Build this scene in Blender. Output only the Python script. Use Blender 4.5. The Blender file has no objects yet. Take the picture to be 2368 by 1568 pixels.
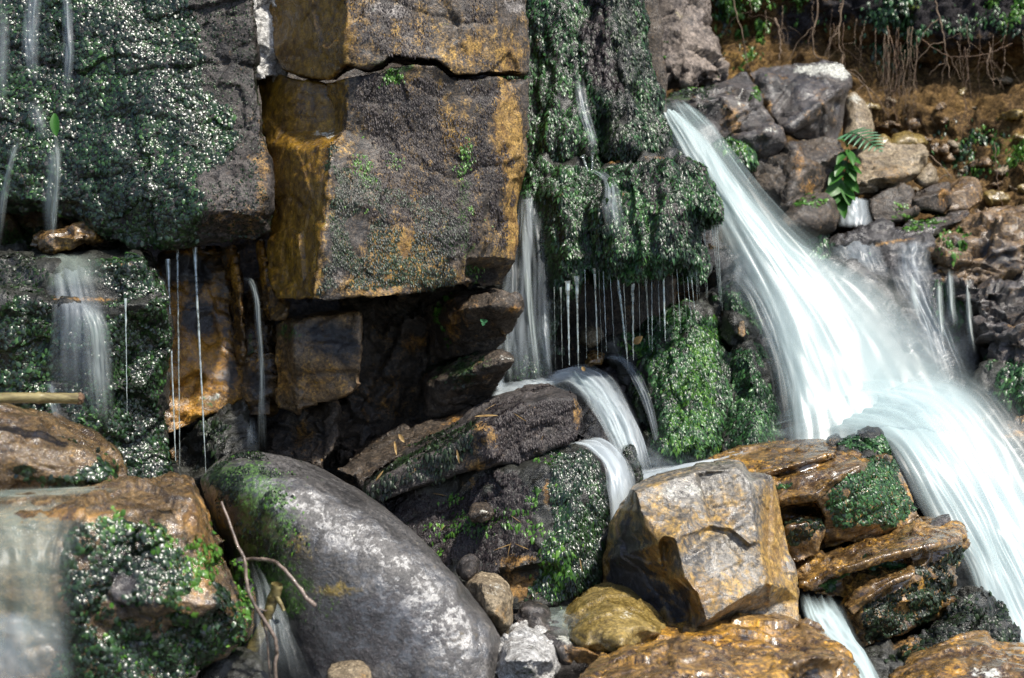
import bpy, bmesh, math, random
import numpy as np
from mathutils import Vector
from mathutils.geometry import delaunay_2d_cdt
R = math.radians
SC = bpy.context.scene
COL = SC.collection
# ------------------------------------------------------------------ camera, sky, sun, exposure
PITCH = R(8.0)
CAM = np.array([0.0, 0.0, 1.0])
FWD = np.array([0.0, math.cos(PITCH), -math.sin(PITCH)])
UPV = np.array([0.0, math.sin(PITCH), math.cos(PITCH)])
RGT = np.array([1.0, 0.0, 0.0])
K = 0.75 / 2367.0                      # metres per plan unit at one metre
cd = bpy.data.cameras.new("camera")
cam = bpy.data.objects.new("camera", cd)
COL.objects.link(cam)
cam.location = CAM
cam.rotation_euler = (R(90) - PITCH, 0, 0)
cd.sensor_width = 36
cd.lens = 48
cd.clip_start = 0.05
cd.clip_end = 1000
cd.dof.use_dof = True
cd.dof.focus_distance = 3.8
cd.dof.aperture_fstop = 3.4
SC.camera = cam
SUN = np.array([0.40, -0.235, 0.885])
SUN = SUN / np.linalg.norm(SUN)
w = bpy.data.worlds.new("World")
SC.world = w
w.use_nodes = True
wt = w.node_tree
sky = wt.nodes.new("ShaderNodeTexSky")
sky.sky_type = 'NISHITA'
sky.sun_disc = False
sky.sun_elevation = math.asin(SUN[2])
sky.sun_rotation = math.atan2(SUN[0], SUN[1])
sky.air_density = 1.0
sky.dust_density = 2.0
bg = wt.nodes["Background"]
wt.links.new(sky.outputs[0], bg.inputs[0])
bg.inputs[1].default_value = 0.115
sd = bpy.data.lights.new("sun", 'SUN')
sd.energy = 3.9
sd.angle = R(2.5)
sd.color = (1.0, 0.95, 0.86)
so = bpy.data.objects.new("sun", sd)
COL.objects.link(so)
so.rotation_euler = Vector(-SUN).to_track_quat('-Z', 'Y').to_euler()
so.location = (3, -3, 6)
SC.view_settings.view_transform = 'Standard'
SC.view_settings.look = 'None'
SC.view_settings.exposure = 0.7
SC.view_settings.gamma = 1
SC.cycles.transparent_max_bounces = 24
SC.cycles.max_bounces = 6
SC.cycles.denoising_prefilter = 'FAST'
SC.cycles.caustics_reflective = False
SC.cycles.caustics_refractive = False
SC.cycles.sample_clamp_indirect = 4
random.seed(7)
RNG = np.random.default_rng(11)

# ------------------------------------------------------------------ maths helpers
def P(x, y, d):
    return CAM + FWD * d + RGT * ((x - 1183.5) * K * d) + UPV * ((784 - y) * K * d)

def proj(V):
    r = V - CAM
    d = r @ FWD
    d = np.where(np.abs(d) < 1e-3, 1e-3, d)
    return 1183.5 + (r @ RGT) / (K * d), 784 - (r @ UPV) / (K * d), d

def _hash(ix, iy, iz, seed):
    h = (ix.astype(np.int64) * 374761393 + iy.astype(np.int64) * 668265263 + iz.astype(np.int64) * 2147483647 + seed * 974634777) & 0xffffffff
    h = ((h ^ (h >> 13)) * 1274126177) & 0xffffffff
    h = ((h ^ (h >> 15)) * 2246822519) & 0xffffffff
    return (h ^ (h >> 16)) & 0xffffffff

_G = np.array([(1,1,0),(-1,1,0),(1,-1,0),(-1,-1,0),(1,0,1),(-1,0,1),(1,0,-1),(-1,0,-1),(0,1,1),(0,-1,1),(0,1,-1),(0,-1,-1)], float)

def perlin(p, seed=0):
    i = np.floor(p).astype(np.int64)
    f = p - i
    u = f * f * f * (f * (f * 6 - 15) + 10)
    out = 0
    for dx in (0, 1):
        wx = u[:, 0] if dx else 1 - u[:, 0]
        for dy in (0, 1):
            wy = u[:, 1] if dy else 1 - u[:, 1]
            for dz in (0, 1):
                wz = u[:, 2] if dz else 1 - u[:, 2]
                g = _G[_hash(i[:, 0] + dx, i[:, 1] + dy, i[:, 2] + dz, seed) % 12]
                out = out + wx * wy * wz * (g[:, 0] * (f[:, 0] - dx) + g[:, 1] * (f[:, 1] - dy) + g[:, 2] * (f[:, 2] - dz))
    return out

def fbm(p, octv=4, seed=0, gain=0.5):
    a, s, o = 1.0, 0.0, 0
    for k in range(octv):
        o = o + a * perlin(p * (2.03 ** k) + 17.3 * k, seed + k)
        a *= gain
    return o

def facet(p, seed=0):
    """angular break pattern: every cell of a 3-D cell pattern is a tilted flat plate"""
    i = np.floor(p).astype(np.int64)
    best = np.full(len(p), 1e9)
    val = np.zeros(len(p))
    for dx in (-1, 0, 1):
        for dy in (-1, 0, 1):
            for dz in (-1, 0, 1):
                cx, cy, cz = i[:, 0] + dx, i[:, 1] + dy, i[:, 2] + dz
                h1 = _hash(cx, cy, cz, seed) / 4294967296.0
                h2 = _hash(cx, cy, cz, seed + 51) / 4294967296.0
                h3 = _hash(cx, cy, cz, seed + 97) / 4294967296.0
                q = np.stack([cx + h1, cy + h2, cz + h3], 1)
                r = p - q
                dd = (r * r).sum(1)
                t = np.stack([h2 - .5, h3 - .5, h1 - .5], 1) * 1.6
                v = (h1 + h3 - 1.0) + (r * t).sum(1)
                m = dd < best
                best = np.where(m, dd, best)
                val = np.where(m, v, val)
    return val

def inpoly(x, y, poly):
    c = np.zeros(len(x), bool)
    n = len(poly)
    j = n - 1
    for k in range(n):
        xi, yi = poly[k]
        xj, yj = poly[j]
        if yi != yj:
            c ^= ((yi > y) != (yj > y)) & (x < (xj - xi) * (y - yi) / (yj - yi) + xi)
        j = k
    return c

# ------------------------------------------------------------------ object helpers
def tag(o, label=None, cat=None, group=None, kind=None):
    if label: o['label'] = label
    if cat: o['category'] = cat
    if group: o['group'] = group
    if kind: o['kind'] = kind
    return o

def mesh_np(name, V, F, mat, parent=None, smooth=True, origin=None):
    """V (n,3) world, F list/array of equal-size polygons -> ONE linked mesh object"""
    V = np.asarray(V, float)
    if origin is None:
        origin = np.array([V[:, 0].mean(), V[:, 1].mean(), V[:, 2].min()])
    me = bpy.data.meshes.new(name)
    F = np.asarray(F, np.int32)
    n, k = F.shape
    me.vertices.add(len(V))
    me.vertices.foreach_set('co', (V - origin).astype(np.float32).ravel())
    me.loops.add(n * k)
    me.loops.foreach_set('vertex_index', F.ravel())
    me.polygons.add(n)
    me.polygons.foreach_set('loop_start', np.arange(0, n * k, k, dtype=np.int32))
    me.polygons.foreach_set('loop_total', np.full(n, k, np.int32))
    me.polygons.foreach_set('use_smooth', np.full(n, smooth, bool))
    me.update(calc_edges=True)
    me.validate()
    if mat: me.materials.append(mat)
    o = bpy.data.objects.new(name, me)
    COL.objects.link(o)
    o.location = origin
    if parent is not None:
        o.parent = parent
        o.location = np.array(origin) - np.array(parent.location)
    return o

def wverts(o):
    me = o.data
    a = np.empty(len(me.vertices) * 3, np.float32)
    me.vertices.foreach_get('co', a)
    return a.reshape(-1, 3).astype(float) + np.array(world_loc(o))

def world_loc(o):
    l = np.array(o.location, float)
    while o.parent:
        o = o.parent
        l = l + np.array(o.location, float)
    return l

def remeshed(bm, voxel, smooth=1):
    me = bpy.data.meshes.new("tmp")
    bm.to_mesh(me)
    bm.free()
    o = bpy.data.objects.new("tmp", me)
    COL.objects.link(o)
    m = o.modifiers.new("r", 'REMESH')
    m.mode = 'VOXEL'
    m.voxel_size = voxel
    if smooth:
        s = o.modifiers.new("s", 'SMOOTH')
        s.factor = 0.5
        s.iterations = smooth
    dg = bpy.context.evaluated_depsgraph_get()
    dg.update()
    ev = o.evaluated_get(dg)
    m2 = bpy.data.meshes.new_from_object(ev)
    bpy.data.objects.remove(o)
    bpy.data.meshes.remove(me)
    return m2

def vnormals(me):
    a = np.empty(len(me.vertices) * 3, np.float32)
    me.vertex_normals.foreach_get('vector', a)
    return a.reshape(-1, 3).astype(float)

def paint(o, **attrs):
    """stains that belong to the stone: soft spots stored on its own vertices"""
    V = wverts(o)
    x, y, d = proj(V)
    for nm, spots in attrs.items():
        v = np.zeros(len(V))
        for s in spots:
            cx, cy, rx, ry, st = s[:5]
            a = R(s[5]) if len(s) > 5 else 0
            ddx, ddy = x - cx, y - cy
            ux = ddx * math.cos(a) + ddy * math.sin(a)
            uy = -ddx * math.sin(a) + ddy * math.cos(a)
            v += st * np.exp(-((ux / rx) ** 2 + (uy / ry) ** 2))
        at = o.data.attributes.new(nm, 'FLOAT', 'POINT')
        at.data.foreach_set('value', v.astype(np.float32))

def rock(name, outline, mat, lines=(), dome=None, back=0.4, shrink=0.8, vox=0.0019, amp=(0.012, 0.012, 0.003),
         freq=(3.5, 7.0, 30.0), strata=(1, 1, 1), smooth=1, seed=None, label=None, cat='rock', group=None, kind=None,
         paints=None, drop=0.0, layers=None):
    """a stone from its own outline (plan x, y, distance) and inner break lines, given real depth behind"""
    global _seed
    _seed += 13
    sd_ = _seed if seed is None else seed
    out2 = [(p[0], p[1]) for p in outline]
    pts = list(outline)
    edges = [(i, (i + 1) % len(outline)) for i in range(len(outline))]
    idx = {(round(p[0]), round(p[1])): i for i, p in enumerate(pts)}
    for ln in lines:
        prev = None
        for p in ln:
            k = (round(p[0]), round(p[1]))
            if k not in idx:
                idx[k] = len(pts)
                pts.append(p)
            if prev is not None and prev != idx[k]:
                edges.append((prev, idx[k]))
            prev = idx[k]
    if dome:
        ds, bulge = dome[0], dome[1]
        ox = np.array([p[0] for p in outline], float)
        oy = np.array([p[1] for p in outline], float)
        od = np.array([p[2] if len(p) > 2 else ds for p in outline], float)
        pts = [(p[0], p[1], od[i]) for i, p in enumerate(pts)]
        span = min(ox.max() - ox.min(), oy.max() - oy.min())
        st = max(span / (20 if len(dome) > 2 else 9), 4)
        gx, gy = np.meshgrid(np.arange(ox.min() + st * .5, ox.max(), st), np.arange(oy.min() + st * .5, oy.max(), st))
        gx, gy = gx.ravel(), gy.ravel()
        ok = inpoly(gx, gy, out2)
        gx, gy = gx[ok], gy[ok]
        # distance to the outline
        dm = np.full(len(gx), 1e9)
        n = len(ox)
        for i in range(n):
            j = (i + 1) % n
            ax, ay, bx, by = ox[i], oy[i], ox[j], oy[j]
            l2 = (bx - ax) ** 2 + (by - ay) ** 2 + 1e-9
            t = np.clip(((gx - ax) * (bx - ax) + (gy - ay) * (by - ay)) / l2, 0, 1)
            dm = np.minimum(dm, np.hypot(gx - ax - t * (bx - ax), gy - ay - t * (by - ay)))
        half = dm.max()
        wgt = 1.0 / (((gx[:, None] - ox) ** 2 + (gy[:, None] - oy) ** 2) + 50)
        base = (wgt * od).sum(1) / wgt.sum(1)
        t = np.clip(dm / half, 0, 1)
        pw = dome[2] if len(dome) > 2 else 2.0
        dep = base - bulge * np.clip(1 - (1 - t) ** pw, 0, 1) ** (1 / pw)
        for a_, b_, c_, m_ in zip(gx, gy, dep, dm):
            if m_ > st * .35:
                pts.append((a_, b_, c_))
    v2 = [Vector((p[0], p[1])) for p in pts]
    rv, re_, rf, ov, oe, of = delaunay_2d_cdt(v2, edges, [], 1, 0.01)
    tri = []
    dep = []
    P2 = np.array([(p[0], p[1]) for p in pts])
    for i, v in enumerate(rv):
        if ov[i]:
            dep.append(pts[ov[i][0]][2])
        else:
            w_ = 1.0 / (((P2 - np.array(v)) ** 2).sum(1) + 1)
            w_ = w_ ** 2
            dep.append(float((w_ * np.array([p[2] for p in pts])).sum() / w_.sum()))
    W = [P(v[0], v[1], dep[i]) for i, v in enumerate(rv)]
    bm = bmesh.new()
    bv = [bm.verts.new(p) for p in W]
    for f in rf:
        cx = sum(rv[k][0] for k in f) / len(f)
        cy = sum(rv[k][1] for k in f) / len(f)
        if inpoly(np.array([cx]), np.array([cy]), out2)[0]:
            try: bm.faces.new([bv[k] for k in f])
            except ValueError: pass
    be = [e for e in bm.edges if len(e.link_faces) == 1]
    for v in [v for v in bm.verts if not v.link_faces]:
        bm.verts.remove(v)
    c = np.mean([np.array(e.verts[0].co) for e in be], 0)
    dr = c - CAM
    dr[2] *= 0.4
    dr /= np.linalg.norm(dr)
    bk = {}
    for e in be:
        for v in e.verts:
            if v not in bk:
                q = np.array(v.co)
                b = c + (q - c) * shrink + dr * ((c - q) @ dr) * 0.6 + dr * back
                b[2] -= drop
                bk[v] = bm.verts.new(b)
    cen = bm.verts.new(c + dr * (back * 1.1) - np.array([0, 0, drop]))
    for e in be:
        a_, b_ = e.verts
        bm.faces.new((a_, b_, bk[b_], bk[a_]))
        bm.faces.new((bk[a_], bk[b_], cen))
    bmesh.ops.recalc_face_normals(bm, faces=bm.faces)
    dmean = float(np.mean(dep))
    vx = vox * dmean
    me = remeshed(bm, vx, smooth)
    n = len(me.vertices)
    V = np.empty(n * 3, np.float32)
    me.vertices.foreach_get('co', V)
    V = V.reshape(-1, 3).astype(float)
    if n:
        N = vnormals(me)
        q = V * np.array(strata)
        disp = amp[0] * fbm(q * freq[0], 3, sd_) + amp[1] * facet(q * freq[1] + 0.25 * perlin(V * 9, sd_ + 3)[:, None], sd_ + 5)
        if amp[1]:
            disp = disp + amp[1] * 0.45 * facet(q * freq[1] * 2.3 + 0.2 * perlin(V * 20, sd_ + 4)[:, None], sd_ + 7)
        disp = disp + amp[2] * fbm(V * freq[2], 3, sd_ + 9, .6)
        if layers:
            la, lf, ld = layers
            ld = np.array(ld, float); ld /= np.linalg.norm(ld)
            qv = (V @ ld) * lf + .55 * perlin(V * 3.1, sd_ + 21) + .10 * perlin(V * 17, sd_ + 22)
            qi = np.floor(qv).astype(np.int64)
            # each bed breaks back along its own joints
            jt = facet(np.stack([V[:, 0] * 5 + qi * 3.7, V[:, 1] * 5, qi * 2.3], 1), sd_ + 23)
            z0 = np.zeros_like(qi)
            hh = _hash(qi, z0, z0, sd_) / 4294967296.0 - .5
            edge = np.abs(qv - qi - .5) * 2
            disp = disp + la * (hh * 1.3 + .55 * jt) - la * .55 * np.clip((edge - .82) / .18, 0, 1)
        V = V + N * disp[:, None]
    org = np.array([V[:, 0].mean(), V[:, 1].mean(), V[:, 2].min()])
    me.vertices.foreach_set('co', (V - org).astype(np.float32).ravel())
    me.polygons.foreach_set('use_smooth', np.ones(len(me.polygons), bool))
    me.update()
    me.materials.clear()
    me.materials.append(mat)
    me.name = name
    o = bpy.data.objects.new(name, me)
    COL.objects.link(o)
    o.location = org
    tag(o, label, cat if not kind else None, group, kind or 'thing')
    paint(o, **dict({'ochre': [], 'green': [], 'pale': [], 'dark': []}, **(paints or {})))
    return o
_seed = 100

def moss(parent, mat, areas=(), spots=(), n=4000, size=0.009, style='scale', thr=0.0, nf=9.0, lift=0.3, name='moss', sizevar=.45, up=-0.9, seed=0):
    """a mat of many small leaves grown on a stone; areas are closed outlines, spots soft discs"""
    me = parent.data
    me.calc_loop_triangles()
    T = np.empty(len(me.loop_triangles) * 3, np.int32)
    me.loop_triangles.foreach_get('vertices', T)
    T = T.reshape(-1, 3)
    V = wverts(parent)
    A, B, C_ = V[T[:, 0]], V[T[:, 1]], V[T[:, 2]]
    nn = np.cross(B - A, C_ - A)
    ar = np.linalg.norm(nn, axis=1)
    nn = nn / (ar[:, None] + 1e-12)
    cen = (A + B + C_) / 3
    x, y, d = proj(cen)
    jx, jy = 42 * fbm(cen * 7, 3, 31), 42 * fbm(cen * 7 + 40, 3, 32)
    x, y = x + jx, y + jy
    wgt = np.zeros(len(T))
    for a in areas:
        wgt = np.maximum(wgt, inpoly(x, y, a).astype(float))
    for (cx, cy, rx, ry, s) in spots:
        wgt = np.maximum(wgt, s * np.exp(-(((x - cx) / rx) ** 2 + ((y - cy) / ry) ** 2)))
    ns = fbm(cen * nf, 3, 77 + seed)
    if thr is not None:
        wgt = wgt * np.clip((ns - thr + 0.12 + (wgt - .6) * .5) / 0.12, 0, 1)
    view = CAM - cen
    view /= np.linalg.norm(view, axis=1)[:, None]
    facing = (nn * view).sum(1)
    wgt = wgt * (facing > -0.35) * (nn[:, 2] > up) * ar
    tot = wgt.sum()
    if tot <= 0: return None
    rng = np.random.default_rng(5 + seed + n)
    pick = rng.choice(len(T), n, p=wgt / tot)
    r1, r2 = np.sqrt(rng.random(n)), rng.random(n)
    pos = A[pick] * (1 - r1)[:, None] + B[pick] * (r1 * (1 - r2))[:, None] + C_[pick] * (r1 * r2)[:, None]
    nr = nn[pick]
    sz = size * (1 + sizevar * rng.normal(0, 1, n)).clip(.35, 2.2)
    jit = rng.normal(0, 1, (n, 3))
    if style == 'scale':
        ax = nr + 0.22 * jit
        ax /= np.linalg.norm(ax, axis=1)[:, None]
        dn = np.array([0, 0, -1.0]) + 0.6 * rng.normal(0, 1, (n, 3))
        t = dn - (dn * ax).sum(1)[:, None] * ax
        t /= np.linalg.norm(t, axis=1)[:, None] + 1e-9
        b = np.cross(ax, t)
        pos = pos + nr * (sz * lift * rng.random(n))[:, None]
        rim = []
        for k in range(5):
            an = 2 * math.pi * k / 5
            rr = 0.5 * (1.25 if k == 0 else 0.95)
            rim.append(pos + t * (sz * rr * math.cos(an))[:, None] + b * (sz * rr * .8 * math.sin(an))[:, None] - ax * (sz * .09)[:, None])
        top = pos + ax * (sz * .09)[:, None]
        VV = np.stack(rim + [top], 1).reshape(-1, 3)
        base = np.arange(n)[:, None] * 6
        F = np.concatenate([base + np.array([[k, (k + 1) % 5, 5]]) for k in range(5)], 0)
    else:
        # drooping fronds: narrow folded blades hanging along the face
        dn = np.array([0, 0, -1.0]) + 0.22 * rng.normal(0, 1, (n, 3))
        t = dn + nr * 0.6
        t /= np.linalg.norm(t, axis=1)[:, None]
        b = np.cross(t, nr) + .17 * jit
        b /= np.linalg.norm(b, axis=1)[:, None] + 1e-9
        up_ = np.cross(b, t)
        pos = pos + nr * (sz * lift * rng.random(n))[:, None]
        L, Wd = sz * 1.5, sz * .42
        p0 = pos - t * (L * .3)[:, None]
        p1 = pos + b * Wd[:, None] - up_ * (Wd * .3)[:, None]
        p2 = pos - b * Wd[:, None] - up_ * (Wd * .3)[:, None]
        p3 = pos + t * (L * .7)[:, None] - up_ * (L * .18)[:, None]
        p4 = pos + up_ * (Wd * .35)[:, None]
        VV = np.stack([p0, p1, p3, p2, p4], 1).reshape(-1, 3)
        base = np.arange(n)[:, None] * 5
        F = np.concatenate([base + np.array([f]) for f in ((0, 1, 4), (1, 2, 4), (2, 3, 4), (3, 0, 4))], 0)
    o = mesh_np(name, VV, F, mat, parent, True, world_loc(parent))
    o['kind'] = 'stuff'
    return o
# ------------------------------------------------------------------ materials
class NT:
    def __init__(self, name):
        self.m = bpy.data.materials.new(name)
        self.m.use_nodes = True
        self.t = self.m.node_tree
        self.t.nodes.clear()
        self.out = self.n('OutputMaterial')
    def n(self, kind, **kw):
        nd = self.t.nodes.new('ShaderNode' + kind)
        for k, v in kw.items():
            if k.startswith('i_'):
                key = k[2:]
                nd.inputs[int(key) if key.isdigit() else key.replace('_', ' ')].default_value = v
            else:
                setattr(nd, k, v)
        return nd
    def l(self, a, b):
        self.t.links.new(a, b)
    def val(self, s, v):
        if hasattr(v, 'links') or hasattr(v, 'is_output'): self.l(v, s)
        else: s.default_value = v
    def math(self, op, a, b=0.0, c=0.0, clamp=False):
        nd = self.n('Math', operation=op)
        nd.use_clamp = clamp
        self.val(nd.inputs[0], a); self.val(nd.inputs[1], b); self.val(nd.inputs[2], c)
        return nd.outputs[0]
    def noise(self, vec, scale, detail=4, rough=.55, dist=0.0):
        nd = self.n('TexNoise', i_Scale=scale, i_Detail=detail, i_Roughness=rough, i_Distortion=dist)
        self.l(vec, nd.inputs['Vector'])
        return nd.outputs['Fac']
    def mapr(self, v, a, b, c, d, smooth=True):
        nd = self.n('MapRange')
        nd.interpolation_type = 'SMOOTHSTEP' if smooth else 'LINEAR'
        self.val(nd.inputs[0], v)
        for i, q in enumerate((a, b, c, d)): self.val(nd.inputs[i + 1], q)
        return nd.outputs[0]
    def mix(self, f, a, b, mode='MIX'):
        nd = self.n('Mix', data_type='RGBA', blend_type=mode)
        self.val(nd.inputs[0], f)
        for s, v in ((nd.inputs[6], a), (nd.inputs[7], b)):
            if isinstance(v, tuple): s.default_value = (*v, 1) if len(v) == 3 else v
            else: self.l(v, s)
        return nd.outputs[2]
    def attr(self, name):
        return self.n('Attribute', attribute_name=name).outputs['Fac']
    def stretch(self, vec, s):
        nd = self.n('Mapping')
        nd.inputs['Scale'].default_value = s
        self.l(vec, nd.inputs[0])
        return nd.outputs[0]

def rock_mat(name, lo, hi, och=((.12, .055, .010), (.40, .22, .06)), och_bias=0.0, green_bias=0.0, pale_bias=0.0,
             green=((.008, .02, .004), (.045, .10, .016)), pale=(.5, .5, .44), rough=(.28, .7), coat=.5, coat_rough=.22, coat_ior=1.45, speck=(.3, 1.8),
             bump=1.0, fine=170, cracks=.5, streak=(13, 13, 4.5), spec=.5, blotch=.5, lump=1.0):
    t = NT(name)
    tc = t.n('TexCoord').outputs['Object']
    n1 = t.noise(tc, 4.5, 8, .66, .3)
    n2 = t.noise(tc, 34, 9, .72, .2)
    n3 = t.noise(tc, fine, 6, .7)
    n4 = t.noise(tc, fine * 2.7, 3, .7)
    st = t.noise(t.stretch(tc, streak), 1.0, 9, .72, .5)
    grit = t.math('SUBTRACT', t.math('ADD', t.math('MULTIPLY', n2, .55), t.math('MULTIPLY', n3, .45)), .5)
    f = t.mapr(t.math('ADD', t.math('ADD', t.math('MULTIPLY', n1, .4), t.math('MULTIPLY', n2, .35)), t.math('MULTIPLY', n3, .25)), .40, .60, 0, 1)
    col = t.mix(f, lo, hi)
    # dark growth in clouds of its own
    bl = t.noise(tc, 11, 9, .74, .4)
    col = t.mix(t.math('MULTIPLY', t.mapr(t.math('ADD', bl, t.math('MULTIPLY', grit, .5)), .50, .64, 0, 1), blotch), col, tuple(c * .35 for c in lo))
    def mask(nm, bias, base, kb, kg, w=.13):
        s = t.math('ADD', t.math('ADD', t.attr(nm), bias), t.math('ADD', t.math('MULTIPLY', t.math('SUBTRACT', base, .5), kb), t.math('MULTIPLY', grit, kg)))
        return t.mapr(s, .5 - w, .5 + w, 0, 1)
    oc = t.mix(t.mapr(t.math('ADD', t.math('MULTIPLY', n2, .6), t.math('MULTIPLY', st, .4)), .38, .64, 0, 1), och[0], och[1])
    col = t.mix(t.math('MULTIPLY', mask('ochre', och_bias, st, 1.6, 2.2, .26), .93), col, oc)
    pv = t.noise(tc, 16, 8, .72)
    col = t.mix(mask('pale', pale_bias, pv, 1.6, 1.8), col, t.mix(n3, tuple(c * .6 for c in pale), tuple(min(1, c * 1.25) for c in pale)))
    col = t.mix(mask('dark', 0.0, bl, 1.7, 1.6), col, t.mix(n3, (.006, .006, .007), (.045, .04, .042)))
    gv = t.noise(tc, 20, 9, .74)
    gc = t.mix(t.mapr(n3, .35, .65, 0, 1), green[0], green[1])
    col = t.mix(mask('green', green_bias, gv, 1.8, 2.0), col, gc)
    # mineral grain and fuzz of lichen
    sp = t.math('MULTIPLY', t.mapr(n3, .34, .66, speck[0], speck[1], False), t.mapr(n4, .3, .7, .65, 1.35, False))
    cmb = t.n('CombineXYZ')
    for k in range(3): t.l(sp, cmb.inputs[k])
    col = t.mix(1.0, col, cmb.outputs[0], 'MULTIPLY')
    # fracture lines
    vo = t.n('TexVoronoi', feature='DISTANCE_TO_EDGE', i_Scale=4.3)
    wv = t.n('VectorMath', operation='ADD')
    nz = t.n('TexNoise', i_Scale=7.0, i_Detail=7, i_Roughness=.65)
    t.l(tc, nz.inputs['Vector'])
    scl = t.n('VectorMath', operation='SCALE')
    t.l(nz.outputs['Color'], scl.inputs[0]); scl.inputs['Scale'].default_value = .34
    t.l(tc, wv.inputs[0]); t.l(scl.outputs[0], wv.inputs[1]); t.l(wv.outputs[0], vo.inputs['Vector'])
    crk = t.math('MULTIPLY', t.mapr(vo.outputs['Distance'], 0.0, .014, 1, 0), t.mapr(bl, .46, .58, 0, cracks))
    col = t.mix(crk, col, (.010, .007, .005))
    b = t.n('BsdfPrincipled')
    t.l(col, b.inputs['Base Color'])
    rg = t.mapr(t.math('ADD', t.math('MULTIPLY', n1, .5), t.math('MULTIPLY', bl, .5)), .4, .6, rough[0], rough[1])
    t.l(rg, b.inputs['Roughness'])
    b.inputs['Specular IOR Level'].default_value = spec
    wet = t.mapr(t.math('ADD', bl, t.math('MULTIPLY', grit, .6 if lump > .5 else 2.6)), .38, .56, coat, coat * (.35 if lump > .5 else .12))
    t.l(wet, b.inputs['Coat Weight'])
    b.inputs['Coat Roughness'].default_value = coat_rough
    b.inputs['Coat IOR'].default_value = coat_ior
    bp1 = t.n('Bump', i_Strength=min(1, .75 * bump * lump), i_Distance=.016)
    t.l(t.math('SUBTRACT', n2, t.math('MULTIPLY', crk, .5)), bp1.inputs['Height'])
    bp2 = t.n('Bump', i_Strength=min(1, .85 * bump), i_Distance=.006)
    t.l(n3, bp2.inputs['Height']); t.l(bp1.outputs[0], bp2.inputs['Normal'])
    t.l(bp2.outputs[0], b.inputs['Normal'])
    bp3 = t.n('Bump', i_Strength=min(1, .6 * bump), i_Distance=.006)
    t.l(t.math('ADD', t.math('MULTIPLY', n2, lump), t.math('MULTIPLY', n3, .45 if lump > .5 else .7)), bp3.inputs['Height'])
    t.l(bp3.outputs[0], b.inputs['Coat Normal'])
    t.l(b.outputs[0], t.out.inputs[0])
    return t.m

def leaf_mat(name, cols, rough=.28, coat=.6, trans=.15, coat_rough=.25):
    t = NT(name)
    g = t.n('NewGeometry')
    tc = t.n('TexCoord').outputs['Object']
    rp = t.n('ValToRGB')
    e = rp.color_ramp.elements
    while len(e) < len(cols): e.new(.5)
    for k, (p, c) in enumerate(cols):
        e[k].position = p; e[k].color = (*c, 1)
    v = t.math('ADD', t.math('MULTIPLY', g.outputs['Random Per Island'], .62), t.math('MULTIPLY', t.mapr(t.noise(tc, 9, 4), .3, .7, 0, 1), .38))
    t.l(v, rp.inputs[0])
    b = t.n('BsdfPrincipled')
    t.l(rp.outputs[0], b.inputs['Base Color'])
    b.inputs['Roughness'].default_value = rough
    b.inputs['Coat Weight'].default_value = coat
    b.inputs['Specular IOR Level'].default_value = .3
    b.inputs['Coat Roughness'].default_value = coat_rough
    b.inputs['Coat IOR'].default_value = 1.5
    if trans:
        tr = t.n('BsdfTranslucent')
        t.l(rp.outputs[0], tr.inputs[0])
        mx = t.n('MixShader', i_0=trans)
        t.l(b.outputs[0], mx.inputs[1]); t.l(tr.outputs[0], mx.inputs[2])
        t.l(mx.outputs[0], t.out.inputs[0])
    else:
        t.l(b.outputs[0], t.out.inputs[0])
    return t.m

def plain_mat(name, c1, c2, scale=60, rough=.6, coat=0, bump=.3, stretch=(1, 1, 1)):
    t = NT(name)
    tc = t.stretch(t.n('TexCoord').outputs['Object'], stretch)
    n = t.noise(tc, scale, 6, .65)
    b = t.n('BsdfPrincipled', i_Roughness=rough)
    t.l(t.mix(t.mapr(n, .35, .65, 0, 1), c1, c2), b.inputs['Base Color'])
    b.inputs['Coat Weight'].default_value = coat
    bp = t.n('Bump', i_Strength=bump, i_Distance=.004)
    t.l(n, bp.inputs['Height']); t.l(bp.outputs[0], b.inputs['Normal'])
    t.l(b.outputs[0], t.out.inputs[0])
    return t.m

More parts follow.
